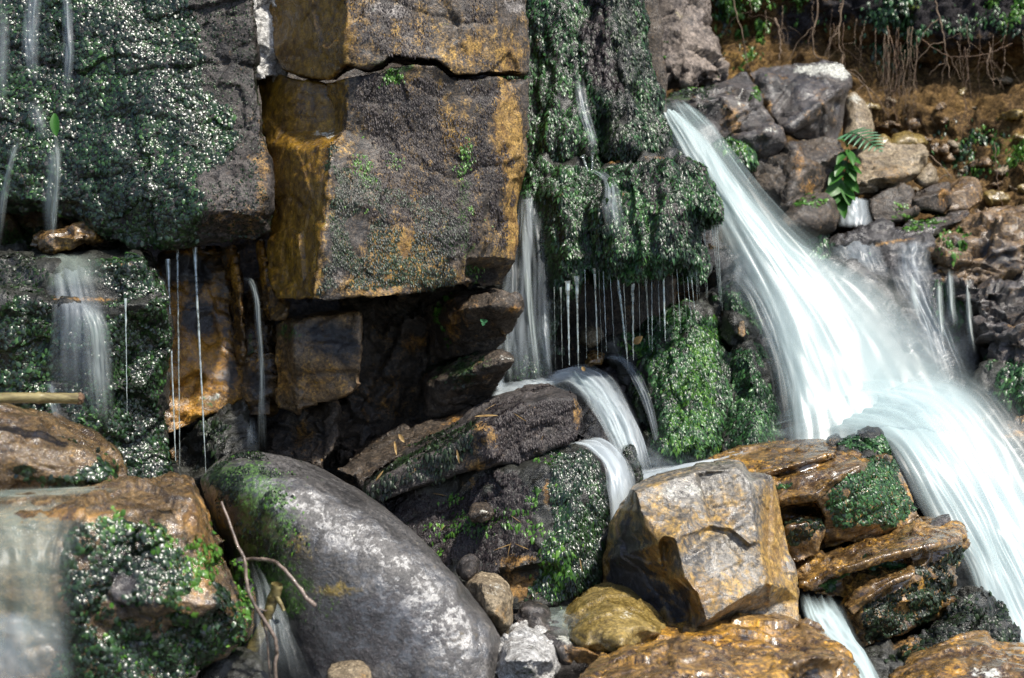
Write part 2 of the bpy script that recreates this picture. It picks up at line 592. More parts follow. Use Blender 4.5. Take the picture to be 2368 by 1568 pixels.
def water_mat(name, base=.75, gain=1.2, uf=26, vf=1.6, fu=(.12, .12), fv=(.03, .05), col=(.86, .95, .93), seed=0.0, gloss=.08, fine=.5):
    """falling water whitened by air: the white is dense along the stream lines and open between them"""
    t = NT(name)
    uv = t.n('UVMap').outputs[0]
    sx = t.n('SeparateXYZ'); t.l(uv, sx.inputs[0])
    u, v = sx.outputs[0], sx.outputs[1]
    def st(fu_, fv_, s, det):
        c = t.n('CombineXYZ')
        t.l(t.math('MULTIPLY', u, fu_), c.inputs[0]); t.l(t.math('MULTIPLY', v, fv_), c.inputs[1]); c.inputs[2].default_value = s
        return t.noise(c.outputs[0], 1.0, det, .6, .25)
    a = st(uf * .3, vf * .8, seed, 3)
    b_ = st(uf, vf, seed + 4.1, 2)
    c_ = st(uf * 3.2, vf * 2.2, seed + 9.7, 4)
    s = t.math('ADD', t.math('ADD', t.math('MULTIPLY', a, .5), t.math('MULTIPLY', b_, .5 - .2 * fine)), t.math('MULTIPLY', c_, .2 * fine + .0))
    wob = t.math('MULTIPLY', t.math('SUBTRACT', t.math('ADD', a, b_), 1.0), .26)
    uu = t.math('ADD', u, wob)
    e1 = t.mapr(uu, 0.0, max(fu[0], .001), 0, 1)
    e2 = t.mapr(t.math('SUBTRACT', 1.0, uu), 0.0, max(fu[1], .001), 0, 1)
    vv = t.math('ADD', v, t.math('MULTIPLY', t.math('SUBTRACT', b_, .5), .12))
    e3 = t.mapr(vv, 0.0, max(fv[0], .001), 0, 1)
    e4 = t.mapr(t.math('SUBTRACT', 1.0, vv), 0.0, max(fv[1], .001), 0, 1)
    al = t.math('ADD', base, t.math('MULTIPLY', t.math('SUBTRACT', s, .5), gain * 2))
    al = t.math('MULTIPLY', al, t.math('MULTIPLY', t.math('MULTIPLY', e1, e2), t.math('MULTIPLY', e3, e4)), clamp=True)
    al = t.math('MINIMUM', al, .97)
    d = t.n('BsdfDiffuse'); d.inputs[0].default_value = (*col, 1)
    tr = t.n('BsdfTranslucent'); tr.inputs[0].default_value = (*col, 1)
    m1 = t.n('MixShader', i_0=.35); t.l(d.outputs[0], m1.inputs[1]); t.l(tr.outputs[0], m1.inputs[2])
    gl = t.n('BsdfGlossy', i_Roughness=.35)
    m2 = t.n('MixShader', i_0=gloss); t.l(m1.outputs[0], m2.inputs[1]); t.l(gl.outputs[0], m2.inputs[2])
    tp = t.n('BsdfTransparent')
    m3 = t.n('MixShader'); t.l(al, m3.inputs[0]); t.l(tp.outputs[0], m3.inputs[1]); t.l(m2.outputs[0], m3.inputs[2])
    t.l(m3.outputs[0], t.out.inputs[0])
    return t.m

def strand_mat():
    t = NT('water_strand')
    g = t.n('BsdfGlossy', i_Roughness=.08); g.inputs[0].default_value = (.95, 1, 1, 1)
    d = t.n('BsdfDiffuse'); d.inputs[0].default_value = (.8, .88, .84, 1)
    tp = t.n('BsdfTransparent'); tp.inputs[0].default_value = (.92, .96, .95, 1)
    tr = t.n('BsdfTranslucent'); tr.inputs[0].default_value = (.85, .92, .88, 1)
    m0 = t.n('MixShader', i_0=.5); t.l(d.outputs[0], m0.inputs[1]); t.l(tr.outputs[0], m0.inputs[2])
    m1 = t.n('MixShader', i_0=.3); t.l(m0.outputs[0], m1.inputs[1]); t.l(g.outputs[0], m1.inputs[2])
    m2 = t.n('MixShader')
    oi = t.n('ObjectInfo').outputs['Random']
    tc = t.stretch(t.n('TexCoord').outputs['Object'], (3, 3, 16))
    t.l(t.math('MULTIPLY', t.math('ADD', .3, t.math('MULTIPLY', oi, .45)), t.mapr(t.noise(tc, 2.2, 3), .35, .65, .35, 1.35), clamp=True), m2.inputs[0])
    t.l(tp.outputs[0], m2.inputs[1]); t.l(m1.outputs[0], m2.inputs[2])
    t.l(m2.outputs[0], t.out.inputs[0])
    return t.m

M = {}
GREY = ((.035, .032, .034), (.19, .175, .175))
GOLDEN = ((.075, .034, .002), (.33, .18, .014))
M['grey'] = rock_mat('grey_lichen_rock', (.006, .0045, .004), (.095, .080, .072), och=((.12, .055, .010), (.36, .21, .06)), och_bias=.05, green_bias=-.16, coat=.35, coat_rough=.3, speck=(.25, 1.85), fine=150, rough=(.35, .75))
M['cliff'] = rock_mat('lichen_grey_cliff_rock', (.008, .0055, .004), (.120, .094, .070), och=((.12, .055, .008), (.46, .28, .07)), och_bias=.24, green_bias=.03, pale=(.25, .225, .205), pale_bias=.14, streak=(17, 17, 2.6), coat=.6, coat_rough=.3, speck=(.25, 1.85), fine=140, rough=(.4, .85), blotch=.7)
M['greywet'] = rock_mat('wet_grey_rock', (.008, .0065, .006), (.105, .088, .078), och_bias=.12, green_bias=-.12, coat=1.0, coat_rough=.28, speck=(.35, 1.7), fine=120, rough=(.25, .5))
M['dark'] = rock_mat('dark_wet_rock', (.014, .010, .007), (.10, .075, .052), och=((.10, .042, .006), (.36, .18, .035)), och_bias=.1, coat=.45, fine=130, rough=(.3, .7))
M['ochre'] = rock_mat('ochre_rock', (.06, .035, .014), (.24, .15, .07), och=((.15, .06, .007), (.50, .27, .055)), och_bias=.18, coat=.8, coat_rough=.2, speck=(.4, 1.6), fine=110, rough=(.25, .55), bump=.85)
M['golden'] = rock_mat('golden_face_rock', (.045, .025, .004), (.17, .095, .014), och=GOLDEN, och_bias=.35, coat=1.0, coat_rough=.22, speck=(.5, 1.5), fine=100, rough=(.2, .45), bump=.7, blotch=.35)
M['gold'] = rock_mat('amber_wet_rock', (.035, .018, .006), (.14, .08, .025), och=((.16, .065, .005), (.50, .25, .03)), och_bias=.2, coat=1.0, coat_rough=.16, speck=(.5, 1.5), fine=90, rough=(.2, .45), bump=.7, streak=(9, 9, 4))
M['orange'] = rock_mat('orange_wet_slab', (.04, .02, .008), (.26, .16, .06), och=((.14, .052, .005), (.56, .30, .042)), och_bias=.27, coat=1.0, coat_rough=.15, coat_ior=1.6, speck=(.5, 1.5), fine=85, rough=(.16, .36), bump=.5, lump=.55, streak=(7, 7, 9), blotch=.85)
M['boulder'] = rock_mat('grey_wet_boulder', (.010, .009, .008), (.095, .088, .083), och=((.09, .06, .008), (.32, .23, .05)), och_bias=-.08, green_bias=-.02, coat=1.0, coat_rough=.29, coat_ior=2.1, speck=(.2, 2.0), fine=105, rough=(.35, .55), bump=1.0, cracks=.1, lump=.2, spec=.6)
M['brownwet'] = rock_mat('brown_wet_boulder', (.04, .022, .008), (.20, .125, .05), och_bias=-.02, coat=1.0, coat_rough=.13, coat_ior=1.7, speck=(.4, 1.6), fine=90, rough=(.12, .32), bump=.9, cracks=.2)
M['pale'] = rock_mat('pale_stone', (.26, .24, .18), (.55, .53, .44), och_bias=-.1, coat=.4, speck=(.55, 1.35), fine=110, rough=(.3, .6))
M['white'] = rock_mat('white_wet_stone', (.30, .29, .27), (.78, .77, .74), och_bias=-.2, coat=1.0, coat_rough=.2, speck=(.35, 1.4), fine=110, rough=(.15, .4), blotch=.25)
M['tan'] = rock_mat('tan_stone', (.14, .10, .06), (.42, .34, .22), och_bias=-.06, coat=.3, speck=(.5, 1.4), fine=100, rough=(.35, .7), blotch=.3)
M['olive'] = rock_mat('yellow_wet_stone', (.10, .065, .012), (.32, .23, .07), och_bias=-.05, coat=.9, coat_rough=.2, speck=(.55, 1.4), fine=110, rough=(.2, .45), bump=.5, cracks=.1, blotch=.3)
M['lichen'] = rock_mat('lichen_rock', (.07, .055, .05), (.27, .22, .18), och=((.2, .12, .04), (.42, .31, .12)), och_bias=.0, green_bias=-.1, pale_bias=.04, pale=(.42, .37, .19), coat=.1, speck=(.35, 1.7), fine=70, rough=(.4, .8))
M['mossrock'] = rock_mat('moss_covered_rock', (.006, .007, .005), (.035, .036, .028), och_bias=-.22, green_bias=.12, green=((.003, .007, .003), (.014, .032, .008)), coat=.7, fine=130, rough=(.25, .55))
M['angular'] = rock_mat('grey_gold_angular_rock', (.05, .042, .03), (.25, .228, .19), och=((.17, .08, .010), (.50, .31, .07)), och_bias=.2, coat=1.0, coat_rough=.24, coat_ior=1.6, speck=(.5, 1.5), fine=80, rough=(.25, .55), cracks=.9, streak=(6, 6, 5), bump=.9, blotch=.45)
M['soil'] = rock_mat('earth_bank_soil', (.05, .028, .011), (.19, .115, .042), och=((.12, .06, .013), (.34, .21, .065)), och_bias=.0, green_bias=-.14, green=((.03, .05, .008), (.10, .14, .02)), coat=0, speck=(.4, 1.6), fine=70, rough=(.7, .95), cracks=0, spec=.2, bump=1.2)
M['bed'] = rock_mat('stream_bed_rock', (.014, .012, .012), (.075, .068, .066), och_bias=-.15, green_bias=-.1, coat=.8, fine=110, rough=(.25, .5))
M['moss_wet'] = leaf_mat('wet_liverwort', [(0, (.003, .005, .003)), (.4, (.007, .019, .007)), (.75, (.018, .055, .013)), (1, (.06, .15, .028))], rough=.4, coat=.9, trans=.05, coat_rough=.3)
M['moss_frond'] = leaf_mat('feather_moss', [(0, (.003, .007, .004)), (.42, (.014, .042, .014)), (.75, (.040, .125, .034)), (1, (.11, .24, .06))], rough=.45, coat=.5, trans=.08, coat_rough=.3)
M['moss_dark'] = leaf_mat('dark_moss', [(0, (.005, .005, .005)), (.5, (.009, .017, .007)), (1, (.028, .06, .016))], rough=.5, coat=.3, trans=.04, coat_rough=.35)
M['moss_purple'] = leaf_mat('purple_moss', [(0, (.010, .007, .009)), (.6, (.03, .023, .023)), (1, (.075, .06, .055))], rough=.55, coat=.12, trans=.04, coat_rough=.4)
M['moss_bright'] = leaf_mat('bright_moss', [(0, (.02, .05, .008)), (.5, (.06, .17, .02)), (1, (.17, .34, .05))], rough=.4, coat=.3, trans=.25)
M['fern'] = leaf_mat('fern_green', [(0, (.03, .11, .04)), (.5, (.06, .20, .08)), (1, (.11, .30, .13))], rough=.4, coat=.3, trans=.3)
M['leaf'] = leaf_mat('broad_leaf_green', [(0, (.015, .07, .01)), (.5, (.035, .14, .015)), (1, (.09, .26, .04))], rough=.5, coat=.1, trans=.3)
M['deadleaf'] = plain_mat('dead_leaf', (.16, .09, .025), (.36, .24, .09), 40, .6)
M['root'] = plain_mat('root_bark', (.07, .045, .025), (.22, .155, .10), 50, .8, stretch=(1, 1, .3))
M['rootdark'] = plain_mat('dark_root_bark', (.05, .03, .018), (.17, .10, .055), 50, .8, stretch=(1, 1, .3))
M['twig'] = plain_mat('wet_twig_bark', (.06, .042, .03), (.24, .18, .14), 45, .4, coat=.5)
M['cane'] = plain_mat('wet_cane', (.13, .10, .035), (.34, .28, .12), 30, .3, coat=.8, stretch=(.3, 3, 3))
M['strand'] = strand_mat()
# ------------------------------------------------------------------ the ground and the earth bank
def ground():
    xs = np.concatenate([np.linspace(-60, -4, 20), np.linspace(-3.8, 3.8, 110), np.linspace(4, 60, 20)])
    ys = np.concatenate([np.linspace(-40, 1.5, 14), np.linspace(1.7, 9, 110), np.linspace(9.5, 120, 24)])
    X, Y = np.meshgrid(xs, ys)
    Z = np.interp(Y, [-40, 0, 2.4, 3.4, 4.2, 5.2, 6.5, 8, 12, 40, 120], [-2.5, -1.2, -.85, -.8, -.65, -.1, .55, 1.4, 3.4, 9, 14])
    p = np.stack([X.ravel(), Y.ravel(), Z.ravel()], 1)
    p[:, 2] += .10 * fbm(p * 1.3, 4, 3) + .02 * fbm(p * 9, 3, 8)
    ny, nx = X.shape
    i = np.arange(ny * nx).reshape(ny, nx)
    F = np.stack([i[:-1, :-1], i[:-1, 1:], i[1:, 1:], i[1:, :-1]], -1).reshape(-1, 4)
    o = mesh_np('ground', p, F, M['bed'], None, True, np.array([0, 0, 0.0]))
    tag(o, kind='structure')
    paint(o, ochre=[], green=[], pale=[], dark=[])
ground()

bank = rock('earth_bank', [(1400, -420, 6.6), (2000, -420, 6.5), (2700, -420, 6.3), (3100, -300, 6.2), (3100, 300, 6.0), (3100, 620, 5.5), (2480, 640, 5.45), (2250, 560, 5.6), (2000, 520, 5.8), (1640, 420, 6.2), (1400, 340, 6.5)],
     M['soil'], lines=[[(1660, -60, 6.5), (1760, -30, 6.42), (1900, 0, 6.36), (2060, 50, 6.3), (2200, 95, 6.2), (2367, 80, 6.15), (2600, 90, 6.15)],
                       [(1650, 60, 6.55), (1760, 70, 6.5), (1900, 95, 6.48), (2060, 135, 6.45), (2200, 175, 6.4), (2367, 165, 6.35), (2620, 170, 6.3)],
                       [(1660, 200, 6.4), (1800, 200, 6.36), (2040, 250, 6.28), (2200, 280, 6.15), (2367, 290, 6.05), (2640, 300, 6.0)],
                       [(2060, 330, 6.25), (2200, 370, 6.05), (2367, 420, 5.8), (2640, 470, 5.7)]],
     back=1.2, shrink=1.05, vox=.0028, amp=(.10, .035, .03), freq=(2.2, 5, 22), kind='structure',
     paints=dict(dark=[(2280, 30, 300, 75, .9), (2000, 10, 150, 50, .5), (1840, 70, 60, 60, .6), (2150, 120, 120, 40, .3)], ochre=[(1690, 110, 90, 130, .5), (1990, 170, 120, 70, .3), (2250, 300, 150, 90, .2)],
                 green=[(1720, 40, 40, 70, .6), (1850, 25, 25, 30, .6), (2330, 330, 60, 60, .5), (2090, 60, 70, 50, .4), (2100, 10, 80, 30, .5)]))

moss(bank, M['moss_bright'], spots=[(1712, 10, 36, 60, 1), (1735, 80, 30, 40, .7), (1842, 25, 24, 30, 1), (2350, 335, 50, 40, .6), (2300, 350, 60, 40, .3), (2340, 15, 50, 40, .5)], n=3600, size=.012, thr=.02, style='frond', lift=2.2, nf=12)
moss(bank, M['moss_frond'], spots=[(2085, 45, 75, 55, .9), (2110, 100, 30, 40, .6), (1690, 20, 30, 60, .4), (2200, 60, 160, 30, .25), (2250, 340, 90, 40, .3)], n=3000, size=.012, thr=.04, style='frond', lift=2.2, nf=12, seed=4)

# ------------------------------------------------------------------ the left cliff and what stands round it
wall = rock('rock_wall', [(-700, -500, 5.0), (1500, -500, 5.2), (1540, 200, 5.1), (1560, 500, 5.0), (1600, 1000, 4.75), (1300, 1150, 4.6), (600, 1450, 4.45), (-900, 2000, 4.2)], M['dark'],
     back=.8, shrink=1.0, vox=.004, amp=(.007, .007, .0012), freq=(2, 4, 25), layers=(.011, 16, (-.30, -.15, .94)), label='dark rear rock wall showing in the gaps behind the stacked cliff blocks', cat='rock wall')

left_cliff = rock('cliff_block', [(-520, -420, 3.95), (562, -420, 4.05), (572, -60, 4.02), (578, 60, 4.0), (586, 120, 4.0), (594, 190, 3.98), (604, 270, 3.95), (613, 330, 3.93), (621, 400, 3.92), (624, 480, 3.93), (622, 543, 3.95), (590, 562, 3.97), (520, 560, 3.96), (455, 558, 3.93), (400, 562, 3.91), (330, 577, 3.91), (245, 562, 3.92), (205, 510, 3.95), (90, 480, 3.98), (-120, 490, 3.95), (-520, 500, 3.95)],
     M['grey'], lines=[[(-300, 300, 3.90), (200, 350, 3.89), (400, 400, 3.87), (470, 372, 3.88), (540, 345, 3.89), (600, 322, 3.92)], [(300, -200, 4.0), (330, 100, 3.95), (400, 400, 3.87)], [(-300, 440, 3.91), (200, 470, 3.89), (420, 520, 3.88)], [(480, 480, 3.83), (600, 500, 3.88)]],
     back=.6, shrink=.9, drop=-.1, amp=(.03, .012, .004), freq=(3, 5, 30), vox=.0017,
     layers=(.008, 6, (.2, 0, 1)), label='mossy black and green wet cliff block overhanging the upper left corner', cat='rock',
     paints=dict(dark=[(150, 100, 220, 300, .75), (250, 450, 180, 130, .8), (380, 250, 80, 150, .45)], ochre=[(540, 520, 80, 40, .35), (612, 380, 14, 90, .35), (600, 450, 20, 100, .3)]))
moss(left_cliff, M['moss_wet'], areas=[[(-300, -300), (330, -300), (430, 0), (480, 200), (560, 340), (470, 380), (460, 556), (390, 600), (-300, 620)]], n=52000, size=.0095, thr=-.5, nf=8)
moss(left_cliff, M['moss_dark'], areas=[[(330, -300), (570, -300), (615, 330), (620, 560), (440, 560), (430, 300)]], n=15000, size=.0052, thr=-.1, nf=9, seed=3)

rock('rock_slab', [(530, -110, 4.06), (622, -100, 4.09), (650, 60, 4.16), (660, 180, 4.16), (610, 190, 4.08), (540, 180, 4.04)], M['white'], back=.15, amp=(.02, .03, .003),
     label='pale bluish rock slab glimpsed through the gap at the top between cliff blocks', paints=dict(green=[(600, 120, 60, 80, .15)], ochre=[(590, 80, 20, 60, .3)]))

upper = rock('cliff_block', [(590, -100, 4.22), (800, -110, 3.88), (1000, -100, 4.0), (1214, -90, 4.25), (1216, -30, 4.22), (1219, 60, 4.22), (1222, 170, 4.22), (1120, 172, 4.03), (1052, 176, 3.98), (1015, 142, 3.94), (905, 127, 3.88), (880, 150, 3.87), (850, 162, 3.87), (802, 150, 3.86), (765, 180, 3.93), (720, 184, 3.99), (680, 172, 4.05), (652, 160, 4.08), (634, 128, 4.10), (630, 95, 4.12), (622, 40, 4.15), (610, -40, 4.2)],
     M['cliff'], lines=[[(800, -110, 3.88), (800, -60, 3.86), (799, 60, 3.85), (796, 120, 3.855), (802, 150, 3.86)], [(1150, -80, 4.12), (1152, 0, 4.08), (1150, 172, 4.07)], [(660, 100, 4.07), (735, 85, 3.96), (798, 62, 3.85)]],
     back=.6, shrink=.9, amp=(.012, .007, .003), freq=(3.5, 5, 28), vox=.0017,
     layers=(.006, 5, (.05, .0, 1)), label='upper block of the central cliff with a smooth golden left face and lichen grey front', cat='rock',
     paints=dict(ochre=[(690, 60, 120, 140, 1.2), (610, -20, 60, 60, 1.0), (1090, 110, 40, 50, .4), (1180, 140, 30, 60, .5), (950, 60, 40, 40, .2)], green=[(700, 20, 80, 50, .25), (905, 150, 60, 20, .5)], pale=[(880, 20, 30, 20, .6), (930, 30, 30, 20, .5), (1190, 15, 30, 15, .8)]))
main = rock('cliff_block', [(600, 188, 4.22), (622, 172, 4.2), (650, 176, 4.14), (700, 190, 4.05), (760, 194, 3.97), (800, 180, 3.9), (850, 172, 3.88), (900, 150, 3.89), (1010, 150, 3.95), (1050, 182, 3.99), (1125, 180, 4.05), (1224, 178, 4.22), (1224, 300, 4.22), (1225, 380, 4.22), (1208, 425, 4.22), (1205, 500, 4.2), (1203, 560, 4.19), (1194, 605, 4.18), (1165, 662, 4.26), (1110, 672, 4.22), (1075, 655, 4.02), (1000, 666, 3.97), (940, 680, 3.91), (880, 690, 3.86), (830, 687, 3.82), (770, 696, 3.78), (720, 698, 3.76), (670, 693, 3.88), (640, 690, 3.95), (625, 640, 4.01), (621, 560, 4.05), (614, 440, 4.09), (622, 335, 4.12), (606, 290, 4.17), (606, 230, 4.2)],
     M['cliff'], lines=[[(766, 328, 3.83), (757, 450, 3.79), (745, 560, 3.77), (720, 698, 3.76)],
                       [(800, 180, 3.9), (799, 245, 3.885), (796, 296, 3.88), (766, 328, 3.83)],
                       [(757, 200, 4.02), (770, 250, 4.0), (775, 302, 3.99)],
                       [(606, 290, 4.17), (645, 310, 4.10), (700, 309, 4.05), (775, 302, 3.99), (796, 296, 3.88)],
                       [(622, 335, 4.12), (690, 345, 3.94), (766, 328, 3.83)],
                       [(1152, 250, 4.08), (1158, 400, 4.08), (1150, 570, 4.08)], [(1070, 540, 4.0), (1075, 600, 4.0), (1075, 655, 4.02)], [(1078, 602, 4.03), (1150, 598, 4.09), (1194, 605, 4.18)],
                       [(1082, 640, 4.16), (1150, 640, 4.22)]],
     back=.6, shrink=.85, amp=(.012, .007, .003), freq=(3.5, 5.5, 28), vox=.0016,
     layers=(.006, 5, (.05, .0, 1)), label='largest central cliff block with ochre streaked lichen grey front and golden stepped left side', cat='rock',
     paints=dict(ochre=[(685, 245, 75, 70, 1.3), (690, 330, 85, 30, 1.2), (680, 500, 58, 200, 1.3), (1165, 300, 28, 110, .75), (1195, 420, 22, 130, .7), (1040, 300, 25, 60, .4), (935, 600, 60, 55, .75), (870, 590, 40, 50, .4), (1000, 640, 60, 18, .7), (850, 665, 60, 25, .5), (1185, 530, 20, 70, .6), (980, 560, 60, 80, .25)],
                 green=[(1075, 470, 28, 110, .5), (1040, 570, 55, 55, .5), (770, 560, 40, 140, .3), (920, 155, 35, 12, 1), (880, 380, 60, 60, .1), (1100, 220, 30, 60, .25)], pale=[(755, 310, 40, 14, .5)], dark=[(1130, 640, 60, 30, .6), (650, 420, 40, 60, .25)]))  # pale spot paints the lit step, larger dark spot the shade in the undercut
def second_stone(o, mat, polys):
    """the smooth golden joint faces: the same block, another mineral skin"""
    o.data.materials.append(mat)
    V = wverts(o)
    me = o.data
    k = len(me.polygons)
    cen = np.empty(k * 3, np.float32); me.polygons.foreach_get('center', cen)
    cen = cen.reshape(-1, 3).astype(float) + world_loc(o)
    x, y, d = proj(cen)
    w_ = fbm(cen * 22, 3, 12) * 14
    idx = np.zeros(k, np.int32)
    for p in polys: idx[inpoly(x + w_, y + w_ * .5, p)] = 1
    me.polygons.foreach_set('material_index', idx)
second_stone(upper, M['golden'], [[(560, -200), (800, -200), (800, 60), (796, 140), (770, 200), (560, 200)]])
second_stone(main, M['golden'], [[(560, 150), (760, 150), (802, 185), (797, 296), (766, 328), (757, 450), (745, 560), (720, 720), (560, 720)]])
moss(main, M['moss_bright'], spots=[(930, 148, 38, 12, 1), (1080, 480, 24, 70, .7), (1045, 580, 50, 45, .7), (1075, 400, 18, 70, .6), (890, 400, 40, 60, .3)], n=4200, size=.005, thr=.05, style='frond')
moss(main, M['moss_purple'], areas=[[(830, 160), (1160, 190), (1165, 560), (1060, 600), (860, 500), (800, 330)]], n=26000, size=.0042, thr=-.04, style='frond', nf=7)
moss(upper, M['moss_purple'], areas=[[(810, -300), (1140, -300), (1160, 160), (900, 130), (810, 130)]], n=15000, size=.0042, thr=-.02, style='frond', nf=7)
moss(main, M['moss_dark'], areas=[[(770, 340), (900, 420), (1060, 520), (1080, 640), (740, 690)]], n=12000, size=.0045, thr=.05, style='frond', nf=8, seed=4)

# dark blocks under the overhang
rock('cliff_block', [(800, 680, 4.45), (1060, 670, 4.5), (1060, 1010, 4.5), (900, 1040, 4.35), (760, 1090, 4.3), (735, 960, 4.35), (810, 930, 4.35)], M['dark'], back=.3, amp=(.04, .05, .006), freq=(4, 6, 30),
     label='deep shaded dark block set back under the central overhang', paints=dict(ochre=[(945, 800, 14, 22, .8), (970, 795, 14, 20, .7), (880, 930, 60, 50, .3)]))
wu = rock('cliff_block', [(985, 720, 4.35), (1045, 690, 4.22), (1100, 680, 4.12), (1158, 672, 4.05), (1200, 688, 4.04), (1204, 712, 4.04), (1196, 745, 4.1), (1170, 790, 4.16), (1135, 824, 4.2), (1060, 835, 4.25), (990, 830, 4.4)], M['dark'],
     lines=[[(1030, 735, 4.2), (1085, 712, 4.08), (1140, 705, 4.02), (1198, 714, 4.02)]], back=.35, amp=(.012, .010, .003), layers=(.009, 14, (-.30, -.15, .94)), label='dark pointed block just below the central overhang, light painted pale on its top', paints=dict(ochre=[(1050, 740, 26, 50, .6), (1190, 715, 18, 8, .6)], green=[(1010, 720, 30, 40, .4)], pale=[(1150, 685, 50, 12, .2)]))  # pale spot paints light along the top
wl = rock('cliff_block', [(975, 860, 4.35), (1030, 838, 4.22), (1090, 822, 4.14), (1155, 815, 4.06), (1186, 832, 4.02), (1170, 865, 4.08), (1140, 905, 4.15), (1115, 938, 4.2), (1010, 965, 4.2), (982, 958, 4.22)], M['dark'],
     lines=[[(985, 880, 4.2), (1060, 868, 4.08), (1120, 852, 4.04), (1184, 834, 4.015)], [(1010, 965, 4.2), (1000, 890, 4.17)]], back=.3, amp=(.012, .009, .003), layers=(.008, 14, (-.30, -.15, .94)), label='lower dark wedge shaped block pointing right beside the trickling water', paints=dict(green=[(1060, 850, 70, 22, .55)], pale=[(1165, 828, 26, 12, .35)]))
moss(wu, M['moss_bright'], spots=[(1015, 730, 25, 40, .6), (1105, 745, 10, 8, .5)], n=150, size=.012, thr=.0)
moss(wl, M['moss_dark'], spots=[(1060, 845, 80, 22, 1)], n=1500, size=.008, thr=.0)
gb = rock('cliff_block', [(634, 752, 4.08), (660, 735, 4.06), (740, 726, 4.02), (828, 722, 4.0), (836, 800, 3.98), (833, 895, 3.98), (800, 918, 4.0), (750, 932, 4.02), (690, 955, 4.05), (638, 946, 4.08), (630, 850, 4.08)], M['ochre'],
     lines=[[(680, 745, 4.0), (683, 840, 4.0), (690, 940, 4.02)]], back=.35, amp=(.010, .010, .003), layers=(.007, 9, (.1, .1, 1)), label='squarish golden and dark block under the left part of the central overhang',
     paints=dict(dark=[(740, 770, 100, 50, .7), (800, 830, 40, 60, .4)], green=[(660, 770, 40, 25, .6)], ochre=[(650, 870, 18, 60, .4), (700, 890, 60, 30, .3)]))  # dark spots paint the overhang's shade onto the block
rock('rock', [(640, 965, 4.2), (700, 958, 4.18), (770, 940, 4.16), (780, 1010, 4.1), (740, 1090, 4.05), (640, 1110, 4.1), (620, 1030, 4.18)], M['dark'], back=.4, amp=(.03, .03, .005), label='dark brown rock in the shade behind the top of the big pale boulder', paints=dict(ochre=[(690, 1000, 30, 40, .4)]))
rock('rock', [(780, 1090, 4.0), (850, 1040, 4.1), (960, 990, 4.15), (1060, 955, 4.15), (1110, 935, 4.15), (1080, 985, 4.0), (980, 1030, 3.95), (880, 1085, 3.9), (830, 1125, 3.85)], M['dark'], back=.3, amp=(.015, .012, .005), label='narrow dark shelf of litter between the overhang and the long tilted slab', paints=dict(ochre=[(1055, 970, 20, 12, .4)]))
# orange wall left of the spout
os_ = rock('rock_slab', [(372, 590, 4.18), (420, 575, 4.2), (510, 568, 4.22), (524, 620, 4.2), (536, 700, 4.2), (552, 800, 4.18), (562, 860, 4.17), (562, 925, 4.15), (510, 955, 4.12), (450, 985, 4.08), (374, 1016, 4.05), (366, 950, 4.07), (358, 892, 4.09), (372, 820, 4.12), (374, 700, 4.15)], M['gold'],
     lines=[[(366, 890, 4.06), (410, 876, 4.10), (445, 856, 4.12), (466, 856, 4.12), (480, 900, 4.12), (530, 905, 4.13)], [(376, 905, 4.11), (430, 890, 4.14), (466, 870, 4.15)]], back=.3, amp=(.012, .018, .003), freq=(4, 4, 30),
     layers=(.008, 10, (.1,.1,1)), label='orange wet rock slab behind the thin falling water threads on the left', paints=dict(ochre=[(430, 800, 110, 190, .8)], dark=[(460, 730, 55, 55, .8), (430, 620, 80, 40, .9), (540, 780, 16, 120, .5), (510, 870, 36, 40, .5)], pale=[(500, 920, 45, 22, .55), (420, 940, 40, 30, .15)], green=[(470, 925, 40, 22, .5)]))  # dark spots paint the overhang's shadow, pale ones the sunlit foot
dm = rock('rock', [(374, 1022, 4.1), (450, 985, 4.06), (520, 950, 4.08), (566, 930, 4.1), (590, 1000, 4.05), (570, 1070, 4.0), (470, 1120, 4.0), (385, 1150, 4.0)], M['mossrock'], back=.3, amp=(.03, .03, .006), layers=(.012, 12, (-.3,0,1)), label='black mossy rock in the shade under the orange slab', paints=dict(ochre=[(400, 1060, 20, 40, .7)], dark=[(480, 1030, 80, 60, .3)]))
moss(dm, M['moss_dark'], spots=[(500, 975, 60, 30, .9), (520, 1040, 60, 40, .4)], n=1600, size=.008, thr=.0, style='frond')
rock('rock_sliver', [(511, 575, 4.16), (528, 566, 4.15), (545, 572, 4.14), (552, 640, 4.12), (556, 660, 4.11), (560, 720, 4.11), (566, 780, 4.11), (560, 850, 4.13), (548, 800, 4.15), (533, 700, 4.16), (520, 640, 4.17)], M['gold'], back=.2, vox=.0015, amp=(.008, .012, .002), freq=(6, 9, 40), label='tall thin brown rock sliver left of the small water spout', paints=dict(ochre=[(535, 620, 14, 70, .7)]))
rock('rock_sliver', [(593, 562, 4.12), (607, 553, 4.1), (614, 600, 4.09), (618, 640, 4.08), (645, 690, 4.07), (664, 712, 4.05), (662, 738, 4.05), (622, 746, 4.06), (612, 700, 4.1), (604, 640, 4.12)], M['gold'], back=.2, vox=.0015, amp=(.008, .012, .002), freq=(6, 9, 40), label='short golden rock sliver right of the small water spout', paints=dict(ochre=[(605, 600, 12, 60, .8)]))
rock('rock', [(548, 745, 4.25), (600, 640, 4.28), (625, 740, 4.2), (634, 800, 4.2), (630, 965, 4.15), (566, 965, 4.15), (556, 850, 4.2)], M['gold'], back=.25, amp=(.02, .03, .004), label='brown wet rock behind the small water spout', paints=dict(dark=[(600, 900, 40, 70, .6)], green=[(580, 800, 16, 50, .5)]))
